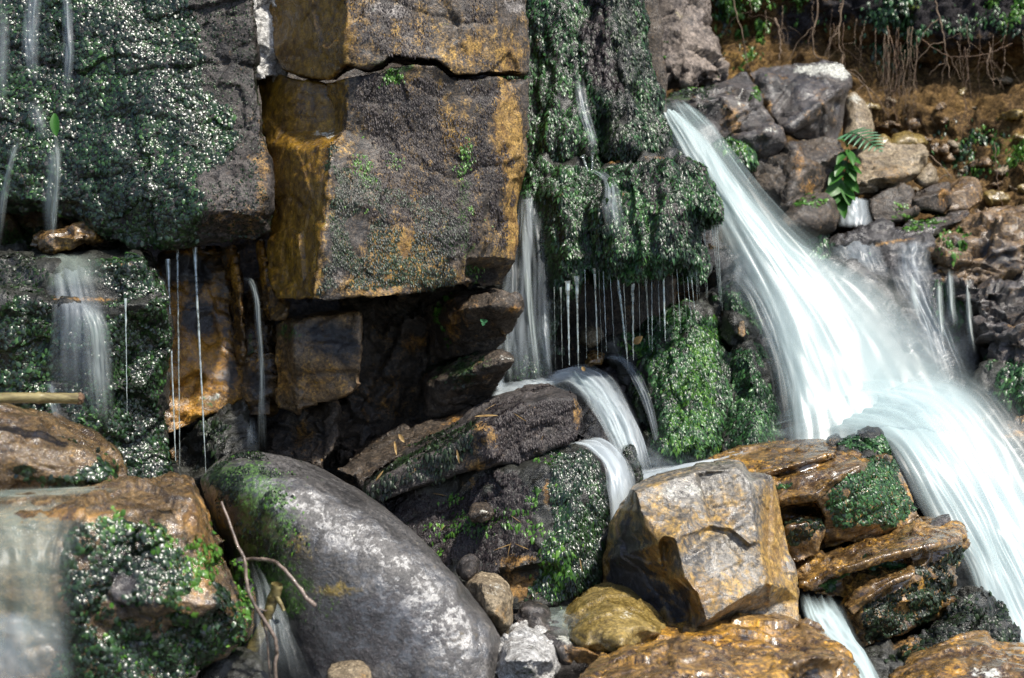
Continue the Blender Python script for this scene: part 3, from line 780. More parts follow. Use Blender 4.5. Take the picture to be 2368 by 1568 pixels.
# left ledge
led = rock('rock_ledge', [(-500, 600, 3.95), (-100, 590, 3.95), (20, 582, 3.95), (60, 590, 3.95), (150, 592, 3.95), (250, 584, 3.93), (345, 590, 3.9), (360, 620, 3.87), (366, 645, 3.85), (384, 652, 3.84), (388, 700, 3.82), (380, 760, 3.82), (372, 800, 3.84), (362, 900, 3.84), (370, 960, 3.83), (378, 1020, 3.82), (396, 1100, 3.8), (398, 1160, 3.78), (100, 1240, 3.6), (-500, 1240, 3.6)], M['mossrock'],
     lines=[[(-300, 625, 3.80), (-20, 610, 3.80), (90, 628, 3.79), (200, 616, 3.79), (340, 606, 3.81)], [(-300, 690, 3.80), (60, 680, 3.78), (150, 682, 3.77), (260, 684, 3.77), (360, 680, 3.79)],
            [(-300, 705, 3.70), (60, 700, 3.70), (150, 700, 3.68), (260, 700, 3.68), (340, 705, 3.71), (378, 720, 3.76)], [(-300, 860, 3.72), (120, 880, 3.70), (250, 900, 3.69), (340, 900, 3.72)]],
     back=.5, shrink=.9, amp=(.035, .02, .005), freq=(4, 6, 30), label='stepped mossy ledge on the left with a thin veil of water running over it', paints=dict(ochre=[(200, 692, 90, 8, .9), (260, 612, 70, 6, .8), (40, 890, 30, 20, .8), (385, 660, 14, 10, .5)], dark=[(70, 640, 40, 22, .8)]))
moss(led, M['moss_wet'], areas=[[(-400, 690), (130, 712), (320, 712), (380, 650), (390, 720), (365, 900), (400, 1140), (-400, 1140)], [(200, 600), (345, 585), (365, 650), (380, 660), (260, 690), (215, 640)]], n=46000, size=.0092, thr=-.45, nf=7)
moss(led, M['moss_dark'], areas=[[(-400, 590), (110, 590), (120, 690), (-400, 700)]], n=4000, size=.009, thr=-.1)
ob = rock('rock', [(74, 548, 3.97), (100, 532, 3.95), (130, 526, 3.93), (170, 516, 3.92), (215, 510, 3.94), (234, 516, 3.96), (236, 558, 3.97), (200, 572, 3.93), (165, 580, 3.9), (120, 588, 3.9), (82, 582, 3.93), (70, 568, 3.96)], M['orange'], lines=[[(110, 545, 3.88), (170, 550, 3.87), (220, 545, 3.91)]], back=.16, vox=.0014, amp=(.012, .016, .003), freq=(6, 9, 40),
     label='small orange chunk of rock under the thin jets in the upper left')
rw = rock('rock', [(-500, 420, 4.35), (280, 420, 4.4), (300, 620, 4.3), (100, 640, 4.2), (-500, 640, 4.2)], M['ochre'], back=.25, amp=(.04, .05, .006), label='rusty mossy rock recess under the left cliff block', paints=dict(dark=[(180, 480, 70, 40, .8), (60, 420, 100, 30, .4)], green=[(60, 560, 90, 60, .8), (120, 450, 60, 40, .4)]))
moss(rw, M['moss_dark'], spots=[(50, 560, 90, 40, 1), (110, 430, 60, 40, .6)], n=2500, size=.009, thr=-.05)
# left rounded wet boulder
wb = rock('boulder', [(-420, 930, 3.45), (-100, 915, 3.45), (30, 928, 3.45), (90, 945, 3.45), (150, 972, 3.45), (205, 1004, 3.45), (250, 1040, 3.45), (284, 1072, 3.45), (296, 1100, 3.45), (292, 1128, 3.45), (270, 1150, 3.4), (150, 1200, 3.35), (-420, 1230, 3.35)], M['brownwet'], dome=(3.45, .28), back=.35, amp=(.035, .01, .003), freq=(4, 6, 30), smooth=4,
     label='rounded brown wet boulder glistening at the left edge under the cut cane', paints=dict(ochre=[(230, 1070, 60, 50, .3), (60, 1080, 120, 40, .2)], ))
moss(wb, M['moss_wet'], spots=[(60, 1060, 60, 14, .8), (200, 1105, 70, 26, .8), (130, 1085, 60, 15, .6), (10, 1050, 30, 10, .6)], n=1500, size=.011, thr=.02)
# near block with water over it
fb = rock('boulder', [(-420, 1150, 3.2), (-80, 1146, 3.15), (100, 1140, 3.12), (220, 1134, 3.1), (330, 1127, 3.07), (400, 1122, 3.05), (440, 1127, 3.03), (468, 1150, 3.03), (492, 1195, 3.03), (515, 1250, 3.02), (540, 1330, 3.0), (560, 1390, 2.99), (569, 1425, 2.99), (566, 1450, 3.0), (548, 1490, 2.98), (515, 1514, 2.95), (470, 1545, 2.9), (420, 1585, 2.84), (380, 1660, 2.78), (-420, 1700, 2.68)], M['brownwet'],
     lines=[[(-300, 1225, 2.72), (0, 1215, 2.72), (110, 1206, 2.74), (240, 1185, 2.78), (330, 1175, 2.81), (395, 1165, 2.84), (430, 1160, 2.88)], [(430, 1160, 2.88), (462, 1230, 2.86), (500, 1330, 2.84), (535, 1400, 2.85), (552, 1430, 2.88)], [(-300, 1400, 2.68), (150, 1400, 2.70), (350, 1390, 2.74), (480, 1400, 2.80)]],
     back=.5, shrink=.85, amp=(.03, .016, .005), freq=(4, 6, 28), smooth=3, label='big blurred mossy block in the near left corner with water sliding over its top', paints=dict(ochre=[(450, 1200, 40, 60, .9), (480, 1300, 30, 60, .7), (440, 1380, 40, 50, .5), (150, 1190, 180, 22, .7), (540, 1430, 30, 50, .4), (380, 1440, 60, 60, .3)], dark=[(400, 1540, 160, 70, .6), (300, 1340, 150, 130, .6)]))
moss(fb, M['moss_wet'], areas=[[(180, 1230), (330, 1200), (420, 1230), (440, 1290), (540, 1400), (560, 1480), (400, 1600), (100, 1640)]], n=13000, size=.0092, thr=-.12, nf=10)
moss(fb, M['moss_bright'], spots=[(345, 1260, 60, 60, .5), (480, 1290, 40, 50, .5), (565, 1360, 14, 80, .9), (400, 1500, 120, 70, .25)], n=1400, size=.010, thr=-.05, up=-1)
gm = rock('rock', [(535, 1300, 3.12), (560, 1290, 3.12), (578, 1340, 3.1), (582, 1400, 3.08), (576, 1460, 3.08), (560, 1500, 3.1), (540, 1420, 3.14)], M['mossrock'], back=.1, vox=.0016, amp=(.015, .01, .004), label='small moss tufted rock between the near block and the twig')
moss(gm, M['moss_bright'], areas=[[(520, 1280), (600, 1280), (600, 1500), (520, 1500)]], n=900, size=.010, thr=-.3)
rock('rock', [(470, 1590, 2.95), (500, 1545, 3.0), (550, 1520, 3.02), (600, 1535, 3.0), (620, 1590, 2.95), (600, 1660, 2.9), (470, 1660, 2.9)], M['mossrock'], back=.2, amp=(.02, .015, .005), label='dark mossy rock at the bottom edge right of the near block')
# the big pale boulder
bb = rock('boulder', [(466, 1110, 3.42), (498, 1076, 3.42), (550, 1054, 3.41), (610, 1050, 3.4), (680, 1068, 3.38), (740, 1098, 3.37), (830, 1148, 3.35), (920, 1202, 3.33), (1000, 1268, 3.31), (1068, 1340, 3.29), (1118, 1410, 3.27), (1152, 1480, 3.25), (1170, 1560, 3.22), (1178, 1680, 3.2), (960, 1800, 3.2), (720, 1740, 3.25), (625, 1580, 3.3), (592, 1460, 3.34), (560, 1360, 3.38), (520, 1260, 3.41), (486, 1180, 3.42)], M['boulder'], dome=(3.4, .24, 2.6), back=.6, shrink=.75, amp=(.016, .0, .0015), freq=(2.6, 4, 30), smooth=14, vox=.0018,
     label='huge smooth grey boulder in the lower centre left, white with glare along its upper edge',
     paints=dict(green=[(550, 1110, 85, 46, .95), (610, 1210, 70, 90, .8), (620, 1340, 100, 100, .55), (720, 1400, 110, 70, .35)], ochre=[(690, 1260, 55, 40, .55, 40), (780, 1365, 55, 18, 1.1), (505, 1200, 22, 90, .7), (830, 1510, 120, 40, .4), (1050, 1480, 60, 40, .4), (580, 1270, 60, 80, .4)],
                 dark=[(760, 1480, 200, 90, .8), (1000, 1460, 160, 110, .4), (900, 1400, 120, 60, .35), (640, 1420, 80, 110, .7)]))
moss(bb, M['moss_dark'], spots=[(550, 1105, 85, 42, .9), (600, 1200, 60, 90, .6), (610, 1330, 70, 110, .5)], n=10000, size=.0052, thr=-.05, style='frond')
moss(bb, M['moss_bright'], spots=[(610, 1180, 60, 80, .35)], n=900, size=.005, thr=.0, style='frond')
# long tilted slab, mossy wall below it
sl = rock('rock_slab', [(828, 1122, 3.88), (870, 1088, 3.9), (930, 1045, 3.94), (1000, 1005, 3.97), (1060, 975, 3.98), (1120, 932, 3.98), (1200, 910, 3.95), (1250, 906, 3.92), (1300, 900, 3.88), (1330, 912, 3.85), (1342, 945, 3.82), (1350, 985, 3.8), (1325, 1012, 3.78), (1280, 1034, 3.76), (1180, 1066, 3.73), (1060, 1098, 3.71), (950, 1132, 3.71), (870, 1168, 3.74), (840, 1150, 3.8)], M['grey'],
     lines=[[(850, 1128, 3.74), (940, 1078, 3.71), (1030, 1036, 3.69), (1095, 996, 3.69), (1135, 985, 3.70), (1200, 945, 3.74), (1260, 925, 3.76), (1325, 925, 3.8)], [(1120, 1000, 3.66), (1140, 1060, 3.66)]], back=.4, amp=(.010, .008, .003), freq=(4, 6, 30), strata=(1, 1, 2),
     layers=(.007, 15, (-.45, -.1, .88)), label='long tilted dark slab with a grey blunt end beside the middle cascade', paints=dict(green=[(930, 1065, 110, 22, .6, -28), (900, 1110, 60, 18, .4)], ochre=[(1110, 985, 20, 10, .8), (1130, 1020, 30, 30, .5), (1335, 960, 12, 40, .6), (1240, 990, 80, 40, .15), (1100, 1075, 30, 14, .4)], dark=[(960, 1090, 110, 24, .3)]))
moss(sl, M['moss_dark'], areas=[[(830, 1120), (1000, 1000), (1100, 960), (1110, 1010), (1000, 1110), (860, 1170)]], n=4000, size=.008, thr=-.05, style='frond')
moss(sl, M['moss_purple'], areas=[[(1110, 940), (1340, 900), (1350, 1000), (1140, 1080)]], n=12000, size=.0042, thr=-.05, style='frond')
lw = rock('rock', [(852, 1168, 3.82), (950, 1135, 3.8), (1060, 1104, 3.79), (1180, 1070, 3.79), (1280, 1036, 3.82), (1330, 1028, 3.82), (1365, 1040, 3.8), (1388, 1075, 3.76), (1402, 1110, 3.74), (1408, 1180, 3.72), (1408, 1240, 3.71), (1398, 1310, 3.70), (1380, 1360, 3.68), (1330, 1400, 3.62), (1240, 1412, 3.6), (1160, 1415, 3.6), (1080, 1400, 3.62), (1000, 1330, 3.7), (920, 1240, 3.76)], M['mossrock'],
     lines=[[(1170, 1100, 3.70), (1160, 1200, 3.66), (1160, 1310, 3.62)], [(1290, 1090, 3.68), (1330, 1180, 3.62), (1320, 1290, 3.58)], [(1150, 1322, 3.60), (1210, 1316, 3.58), (1262, 1300, 3.57)], [(1150, 1332, 3.64), (1210, 1326, 3.63), (1262, 1310, 3.61)]],
     back=.4, amp=(.018, .014, .005), freq=(4, 6, 30), layers=(.009, 12, (-.45, -.1, .88)), label='dark mossy rock face under the tilted slab, dripping green at its right edge',
     paints=dict(ochre=[(1265, 1140, 12, 45, 1.0), (1205, 1355, 55, 32, 1.2), (1150, 1300, 60, 18, .6), (1090, 1120, 30, 16, .6), (1210, 1290, 50, 14, .5)], dark=[(1100, 1200, 120, 80, .15)]))
moss(lw, M['moss_purple'], areas=[[(860, 1170), (1200, 1080), (1260, 1280), (1120, 1330), (950, 1250)]], n=20000, size=.0045, thr=-.12, style='frond')
moss(lw, M['moss_wet'], areas=[[(1270, 1040), (1360, 1035), (1408, 1110), (1408, 1250), (1380, 1360), (1300, 1405), (1210, 1405), (1260, 1330), (1270, 1200)]], n=14000, size=.0068, thr=-.3, style='frond')
moss(lw, M['moss_bright'], spots=[(1300, 1330, 45, 50, .9), (1080, 1230, 80, 50, .25), (1180, 1220, 60, 40, .25), (1040, 1135, 20, 12, .6), (1250, 1120, 30, 50, .25)], n=1600, size=.009, thr=-.05, style='frond', seed=9)
rock('stone', [(1085, 1190, 3.62), (1095, 1168, 3.64), (1125, 1168, 3.64), (1142, 1186, 3.62), (1140, 1200, 3.61), (1115, 1212, 3.6), (1092, 1205, 3.6)], M['dark'], lines=[[(1088, 1192, 3.60), (1112, 1186, 3.585), (1140, 1190, 3.60)], [(1112, 1186, 3.585), (1115, 1210, 3.595)]], back=.08, vox=.0009, smooth=0, amp=(.002, .005, .001), freq=(8, 14, 50), label='small flat grey stone lodged on the dark mossy rock face', paints=dict(pale=[(1115, 1185, 30, 20, .3)]))
rock('stone', [(1062, 1318, 3.45), (1072, 1296, 3.46), (1090, 1290, 3.46), (1104, 1302, 3.45), (1106, 1325, 3.44), (1085, 1345, 3.43), (1066, 1338, 3.44)], M['grey'], dome=(3.45, .05), back=.1, vox=.0013, amp=(.006, .006, .002), label='little dark pebble behind the right flank of the big pale boulder')
rock('boulder', [(1082, 1345, 3.42), (1110, 1332, 3.42), (1150, 1342, 3.4), (1176, 1360, 3.4), (1186, 1395, 3.38), (1182, 1440, 3.36), (1165, 1462, 3.35), (1100, 1450, 3.38), (1070, 1400, 3.4)], M['tan'], dome=(3.4, .14), back=.22, vox=.0016, amp=(.02, .012, .003), label='tan speckled boulder tucked behind the right flank of the big pale boulder', paints=dict(ochre=[(1165, 1420, 30, 40, .5)], pale=[(1130, 1360, 50, 25, .5)]))
rock('stone', [(1160, 1472, 3.2), (1180, 1456, 3.2), (1215, 1452, 3.2), (1255, 1468, 3.2), (1284, 1490, 3.2), (1292, 1520, 3.18), (1282, 1556, 3.15), (1265, 1590, 3.1), (1160, 1610, 3.1), (1140, 1540, 3.15)], M['white'], lines=[[(1160, 1525, 3.02), (1215, 1528, 3.0), (1275, 1530, 3.08)], [(1175, 1480, 3.12), (1240, 1490, 3.1)]], back=.2, vox=.0016, amp=(.012, .012, .003), smooth=3, label='white sparkling wet stone at the bottom beside the big pale boulder', paints=dict(green=[(1220, 1560, 60, 30, .4)], ochre=[(1280, 1560, 30, 30, .4)]))  # white base colour stands in for glare on the wet stone
rock('stone', [(1180, 1420, 3.4), (1215, 1412, 3.4), (1250, 1425, 3.38), (1262, 1448, 3.36), (1300, 1462, 3.34), (1350, 1478, 3.3), (1400, 1510, 3.25), (1410, 1530, 3.22), (1370, 1545, 3.2), (1300, 1542, 3.2), (1260, 1500, 3.28), (1200, 1460, 3.34)], M['greywet'], lines=[[(1230, 1450, 3.28), (1290, 1498, 3.2), (1350, 1500, 3.18), (1400, 1520, 3.19)]], back=.2, vox=.0016, amp=(.014, .014, .003), label='flat dark wet stone with an orange right end between white stone and yellow boulder', paints=dict(ochre=[(1370, 1520, 45, 30, 1.1)], pale=[(1310, 1478, 40, 14, .6)]))
rock('boulder', [(1296, 1470, 3.42), (1312, 1430, 3.45), (1340, 1395, 3.48), (1372, 1376, 3.5), (1410, 1370, 3.5), (1455, 1380, 3.48), (1500, 1405, 3.44), (1532, 1440, 3.4), (1540, 1470, 3.35), (1440, 1510, 3.25), (1340, 1520, 3.3)], M['olive'], dome=(3.44, .2), back=.3, vox=.0016, amp=(.018, .01, .002), smooth=4, label='smooth yellow brown rounded boulder at the foot of the angular rock', paints=dict(pale=[(1450, 1420, 30, 16, .4)]))
# the angular boulder
ab = rock('boulder', [(1444, 1150, 3.62), (1452, 1128, 3.6), (1490, 1110, 3.6), (1540, 1095, 3.62), (1600, 1082, 3.64), (1608, 1072, 3.65), (1680, 1068, 3.66), (1714, 1070, 3.66), (1735, 1098, 3.64), (1780, 1104, 3.64), (1796, 1150, 3.64), (1808, 1215, 3.62), (1820, 1280, 3.6), (1836, 1310, 3.58), (1850, 1390, 3.55), (1855, 1450, 3.5), (1770, 1462, 3.5), (1690, 1462, 3.46), (1620, 1468, 3.38), (1580, 1470, 3.42), (1530, 1450, 3.48), (1470, 1405, 3.56), (1398, 1350, 3.66), (1392, 1300, 3.67), (1403, 1260, 3.67), (1404, 1215, 3.66), (1424, 1180, 3.64)], M['angular'],
     lines=[[(1606, 1096, 3.525), (1616, 1140, 3.50), (1632, 1190, 3.468)], [(1614, 1098, 3.55), (1624, 1140, 3.525), (1640, 1192, 3.492)], [(1642, 1215, 3.445), (1690, 1222, 3.44), (1735, 1258, 3.425)], [(1642, 1223, 3.466), (1688, 1231, 3.46), (1732, 1267, 3.445)], [(1466, 1134, 3.47), (1480, 1180, 3.43), (1488, 1215, 3.42), (1515, 1222, 3.40), (1522, 1256, 3.38)], [(1522, 1256, 3.38), (1532, 1240, 3.375), (1562, 1246, 3.35), (1574, 1300, 3.33), (1580, 1335, 3.32), (1602, 1362, 3.31), (1612, 1372, 3.30), (1630, 1430, 3.29), (1622, 1442, 3.30)],
            [(1532, 1262, 3.46), (1536, 1340, 3.46), (1570, 1370, 3.44), (1590, 1420, 3.42)], [(1466, 1134, 3.47), (1520, 1120, 3.5), (1605, 1092, 3.53), (1712, 1085, 3.55), (1730, 1112, 3.53)],
            [(1730, 1112, 3.53), (1742, 1180, 3.49), (1752, 1250, 3.46), (1768, 1310, 3.43), (1776, 1350, 3.41)], [(1776, 1106, 3.6), (1800, 1300, 3.56), (1822, 1360, 3.52)],
            [(1640, 1436, 3.29), (1680, 1408, 3.315), (1730, 1378, 3.35), (1776, 1350, 3.41), (1822, 1360, 3.47)], [(1660, 1448, 3.44), (1730, 1418, 3.50), (1800, 1395, 3.54)], [(1640, 1436, 3.29), (1630, 1430, 3.29)]],  # undercut at the lower right is shaped to stand in for a cast shadow
     back=.3, shrink=.85, amp=(.004, .006, .0014), freq=(4, 6, 34), vox=.0013, smooth=0, layers=(.004, 13, (-.12, -.80, .58)), label='tall angular boulder of grey and golden stone with a dark splintered left side', cat='rock',
     paints=dict(ochre=[(1460, 1320, 70, 130, 1.3), (1560, 1400, 60, 60, .9), (1790, 1230, 30, 120, 1.0), (1830, 1400, 20, 60, .6), (1680, 1170, 60, 50, .35), (1640, 1370, 90, 50, .4), (1600, 1230, 70, 50, .2)], pale=[(1560, 1140, 60, 26, .5), (1660, 1120, 60, 40, .35), (1740, 1180, 20, 60, .3)], dark=[(1455, 1310, 70, 150, .85), (1570, 1400, 50, 70, .6), (1590, 1330, 12, 40, .3), (1680, 1290, 60, 40, .12)]))  # dark spots paint shade over the dark brown left side
# near right slabs
s1 = rock('rock_slab', [(1406, 1490, 3.3), (1440, 1466, 3.34), (1500, 1455, 3.36), (1580, 1450, 3.38), (1650, 1447, 3.38), (1760, 1448, 3.38), (1820, 1452, 3.38), (1878, 1462, 3.36), (1930, 1488, 3.3), (1962, 1515, 3.25), (1985, 1560, 3.15), (2000, 1640, 3.0), (1850, 1700, 2.75), (1500, 1700, 2.7), (1400, 1600, 2.95), (1418, 1540, 3.1)], M['orange'],
     lines=[[(1450, 1500, 3.22), (1600, 1500, 3.12), (1750, 1500, 3.12), (1870, 1500, 3.18)], [(1800, 1560, 2.93), (1840, 1532, 2.96), (1890, 1518, 3.0), (1940, 1518, 3.08), (1965, 1540, 3.12)], [(1830, 1570, 3.0), (1880, 1545, 3.06), (1940, 1550, 3.1)]], back=.35, amp=(.010, .012, .002), freq=(4, 6, 28), strata=(1, 1, 2), vox=.0017,
     layers=(.014, 18, (-.1, -.2, .97)), label='broad wet orange slab in front of the angular boulder at the bottom', paints=dict(dark=[(1890, 1580, 70, 28, .7), (1720, 1475, 40, 12, .5), (1480, 1480, 40, 12, .4)], ochre=[(1650, 1480, 200, 30, .3)]))  # first dark spot paints the shade under the front lip
s2 = rock('rock_slab', [(1290, 1640, 2.8), (1340, 1572, 2.9), (1400, 1548, 2.95), (1460, 1528, 2.98), (1530, 1505, 3.0), (1600, 1487, 3.02), (1640, 1505, 3.0), (1672, 1530, 2.96), (1708, 1568, 2.88), (1740, 1650, 2.75), (1500, 1720, 2.65)], M['orange'], lines=[[(1420, 1575, 2.85), (1530, 1550, 2.85), (1640, 1545, 2.88)]], back=.25, vox=.0018, amp=(.008, .010, .002), layers=(.010, 22, (-.1, -.3, .95)), smooth=0, strata=(1, 1, 2), label='low golden slab in the very foreground before the broad orange slab', paints=dict())
s3 = rock('rock_slab', [(2040, 1590, 3.2), (2090, 1550, 3.3), (2150, 1522, 3.35), (2220, 1494, 3.4), (2275, 1486, 3.4), (2292, 1505, 3.36), (2330, 1520, 3.33), (2600, 1530, 3.3), (2700, 1700, 2.9), (2060, 1700, 2.9)], M['orange'], lines=[[(2100, 1565, 3.15), (2200, 1530, 3.18), (2280, 1520, 3.2), (2400, 1550, 3.1)]], back=.3, amp=(.008, .010, .002), layers=(.010, 22, (-.1, -.3, .95)), smooth=0, strata=(1, 1, 2), label='flat tan slab cut off by the bottom right corner', paints=dict(pale=[(2280, 1560, 80, 22, .5)], ochre=[(2200, 1555, 40, 10, .5)]))
rock('stone', [(745, 1590, 2.95), (755, 1550, 3.0), (790, 1538, 3.02), (830, 1536, 3.02), (856, 1552, 3.0), (862, 1600, 2.95), (850, 1660, 2.85), (740, 1660, 2.85)], M['tan'], dome=(3.0, .1), back=.2, vox=.0018, amp=(.01, .008, .003), smooth=3, label='blurred tan stone at the bottom edge in front of the big pale boulder', paints=dict(ochre=[(840, 1560, 20, 20, .6)]))
# right ledges between the two falls
ul = rock('rock_ledge', [(1590, 1085, 4.05), (1640, 1062, 4.1), (1690, 1045, 4.12), (1770, 1030, 4.15), (1840, 1020, 4.17), (1940, 1022, 4.17), (2040, 1048, 4.1), (2068, 1062, 4.08), (2088, 1100, 4.03), (2108, 1145, 4.0), (2130, 1196, 3.97), (2090, 1225, 3.93), (2010, 1240, 3.9), (1960, 1256, 3.87), (1905, 1272, 3.87), (1850, 1290, 3.9), (1800, 1270, 3.9), (1770, 1190, 3.92), (1740, 1120, 3.95), (1660, 1110, 4.0)], M['orange'],
     lines=[[(1700, 1100, 3.95), (1780, 1082, 3.94), (1870, 1068, 3.94), (1950, 1050, 3.98)], [(1760, 1108, 3.94), (1850, 1092, 3.92), (1930, 1075, 3.92), (1965, 1060, 3.97)], [(1770, 1120, 3.88), (1850, 1105, 3.84), (1920, 1090, 3.83), (1985, 1068, 3.87), (2050, 1052, 3.98)],
            [(1800, 1165, 3.84), (1850, 1148, 3.80), (1888, 1152, 3.79), (1925, 1120, 3.79), (1990, 1075, 3.83)], [(1888, 1152, 3.79), (1905, 1195, 3.8), (1960, 1215, 3.8), (2050, 1210, 3.85)], [(1810, 1185, 3.95), (1885, 1190, 3.93)]],
     back=.4, amp=(.007, .007, .0012), freq=(4, 6, 30), smooth=0, vox=.0014, strata=(1, 1, 2.2), layers=(.011, 16, (-.30, -.15, .94)), label='upper orange wet ledge with a mossy right shoulder between the cascade and the main fall', cat='rock',
     paints=dict(dark=[(1850, 1180, 45, 14, .7)], green=[]))
moss(ul, M['moss_frond'], areas=[[(1895, 1160), (1935, 1105), (1990, 1075), (2060, 1055), (2130, 1196), (2060, 1232), (1990, 1215), (1930, 1205)], [(1780, 1110), (1850, 1100), (1850, 1112), (1790, 1122)]], n=12000, size=.0072, thr=-.3, style='scale')
EDGE = dict(back=.12, shrink=.9, vox=.0011, smooth=0, amp=(.004, .005, .0012), freq=(5, 9, 40))
rock('rock_slab', [(1690, 1082, 4.02), (1800, 1054, 4.07), (1895, 1030, 4.09), (1938, 1036, 4.06), (1930, 1060, 3.98), (1840, 1084, 3.92), (1745, 1112, 3.89), (1700, 1104, 3.94)], M['orange'], lines=[[(1712, 1100, 3.91), (1745, 1100, 3.88), (1838, 1074, 3.89), (1926, 1050, 3.95)]], label='thin wet flake forming the top step of the upper orange ledge', **EDGE)
rock('rock_slab', [(1772, 1132, 3.88), (1860, 1108, 3.87), (1940, 1086, 3.88), (1992, 1068, 3.92), (1984, 1090, 3.84), (1935, 1122, 3.78), (1892, 1158, 3.76), (1800, 1172, 3.80)], M['orange'], lines=[[(1785, 1160, 3.79), (1840, 1146, 3.765), (1888, 1140, 3.75), (1930, 1106, 3.765), (1984, 1078, 3.83)]], label='sloping golden flake forming the second step of the upper orange ledge', **EDGE)
rock('rock_slab', [(1853, 1350, 3.67), (1900, 1318, 3.72), (1960, 1290, 3.75), (2040, 1258, 3.79), (2120, 1228, 3.82), (2190, 1218, 3.83), (2224, 1234, 3.80), (2215, 1256, 3.73), (2170, 1272, 3.67), (2100, 1288, 3.63), (2030, 1302, 3.61), (1955, 1326, 3.60), (1875, 1368, 3.62)], M['orange'], lines=[[(1862, 1356, 3.63), (1952, 1312, 3.59), (2030, 1288, 3.60), (2098, 1272, 3.62), (2170, 1258, 3.66), (2216, 1244, 3.74)]], label='long glistening slab lying along the top of the lower orange ledge', **EDGE)
rock('rock_slab', [(1950, 1400, 3.63), (2005, 1358, 3.64), (2060, 1330, 3.65), (2108, 1310, 3.66), (2112, 1328, 3.60), (2056, 1358, 3.57), (2000, 1398, 3.565), (1972, 1424, 3.57)], M['orange'], lines=[[(1962, 1408, 3.585), (2000, 1384, 3.56), (2054, 1346, 3.565), (2110, 1320, 3.61)]], label='narrow orange flake forming the lower step of the lower orange ledge', **EDGE)
ut = rock('rock', [(1905, 1052, 4.05), (1915, 1024, 4.1), (1965, 1008, 4.1), (2010, 998, 4.1), (2032, 1002, 4.1), (2042, 1030, 4.05), (2050, 1046, 4.03), (1990, 1066, 3.97), (1940, 1062, 3.98)], M['mossrock'], back=.18, vox=.0015, amp=(.012, .014, .004), label='small mossy cap of rock on the top of the upper orange ledge', paints=dict(ochre=[(1930, 1020, 40, 14, .7)]))
moss(ut, M['moss_frond'], areas=[[(1935, 1025), (2040, 1000), (2055, 1050), (1960, 1066)]], n=1400, size=.009, thr=-.25)
b2 = rock('rock', [(1812, 1207, 3.8), (1850, 1192, 3.83), (1904, 1197, 3.83), (1902, 1240, 3.78), (1892, 1278, 3.76), (1842, 1306, 3.75), (1816, 1292, 3.77)], M['orange'], lines=[[(1816, 1220, 3.73), (1860, 1210, 3.73), (1902, 1205, 3.77)]], back=.18, vox=.0015, amp=(.01, .012, .003), label='small orange block capped with dark moss right of the angular boulder')
moss(b2, M['moss_dark'], areas=[[(1812, 1210), (1904, 1203), (1902, 1232), (1820, 1255)]], n=1100, size=.009, thr=-.3)
ll = rock('rock_ledge', [(1848, 1320, 3.78), (1890, 1292, 3.84), (1950, 1268, 3.88), (2010, 1245, 3.9), (2080, 1214, 3.92), (2150, 1204, 3.92), (2222, 1222, 3.86), (2230, 1244, 3.83), (2222, 1300, 3.8), (2205, 1370, 3.78), (2196, 1430, 3.76), (2130, 1452, 3.7), (2060, 1470, 3.65), (1988, 1484, 3.62), (1968, 1430, 3.64), (1952, 1388, 3.68), (1900, 1376, 3.7), (1858, 1366, 3.7)], M['orange'],
     lines=[[(1858, 1352, 3.66), (1900, 1332, 3.65), (1960, 1308, 3.64), (2030, 1285, 3.64), (2090, 1268, 3.66), (2102, 1286, 3.68), (2170, 1268, 3.7), (2225, 1248, 3.79)], [(1870, 1358, 3.72), (1960, 1325, 3.72), (2040, 1300, 3.72), (2095, 1290, 3.73)],
            [(1955, 1388, 3.63), (2010, 1352, 3.61), (2060, 1328, 3.61), (2105, 1308, 3.63), (2150, 1300, 3.66)], [(2000, 1440, 3.58), (2080, 1400, 3.6), (2160, 1380, 3.66)]],
     back=.4, amp=(.016, .02, .004), freq=(4, 6, 30), strata=(1, 1, 2.2), label='lower orange wet ledge jutting right toward the main fall, black moss on its face', cat='rock',
     paints=dict(dark=[(2060, 1430, 90, 40, .35)]))
moss(ll, M['moss_frond'], areas=[[(1862, 1362), (1920, 1336), (2000, 1306), (2095, 1280), (2085, 1302), (1990, 1335), (1910, 1372)]], n=1800, size=.0095, thr=-.3)
moss(ll, M['moss_dark'], areas=[[(2110, 1300), (2222, 1255), (2205, 1400), (2100, 1450), (2000, 1470), (1985, 1410), (2060, 1370)]], n=9000, size=.0075, thr=-.1)
rock('stone', [(2144, 1214, 3.88), (2172, 1198, 3.9), (2198, 1194, 3.9), (2202, 1214, 3.88), (2170, 1224, 3.85)], M['greywet'], back=.08, vox=.0011, amp=(.005, .006, .002), label='small dark stone tip on top of the lower orange ledge by the main fall')
dk = rock('rock', [(1990, 1488, 3.68), (2060, 1470, 3.7), (2140, 1450, 3.74), (2196, 1425, 3.76), (2225, 1395, 3.78), (2256, 1380, 3.78), (2264, 1402, 3.76), (2310, 1396, 3.74), (2326, 1428, 3.72), (2334, 1470, 3.7), (2346, 1510, 3.68), (2380, 1560, 3.65), (2420, 1660, 3.55), (2060, 1680, 3.4), (2030, 1590, 3.5), (2010, 1530, 3.6)], M['mossrock'], lines=[[(2060, 1500, 3.62), (2160, 1470, 3.62), (2250, 1430, 3.66), (2320, 1435, 3.67)], [(2180, 1500, 3.56), (2300, 1490, 3.6)]], back=.3, amp=(.03, .03, .006), freq=(5, 7, 30), layers=(.02, 12, (-.3,-.3,.9)), label='jagged black mossy rock low on the right beside the foot of the main fall', paints=dict(ochre=[(2090, 1490, 50, 30, .8), (2160, 1520, 40, 20, .4)]))
moss(dk, M['moss_dark'], areas=[[(2130, 1460), (2260, 1380), (2330, 1400), (2400, 1600), (2200, 1600), (2040, 1540)]], n=5500, size=.0095, thr=-.2)

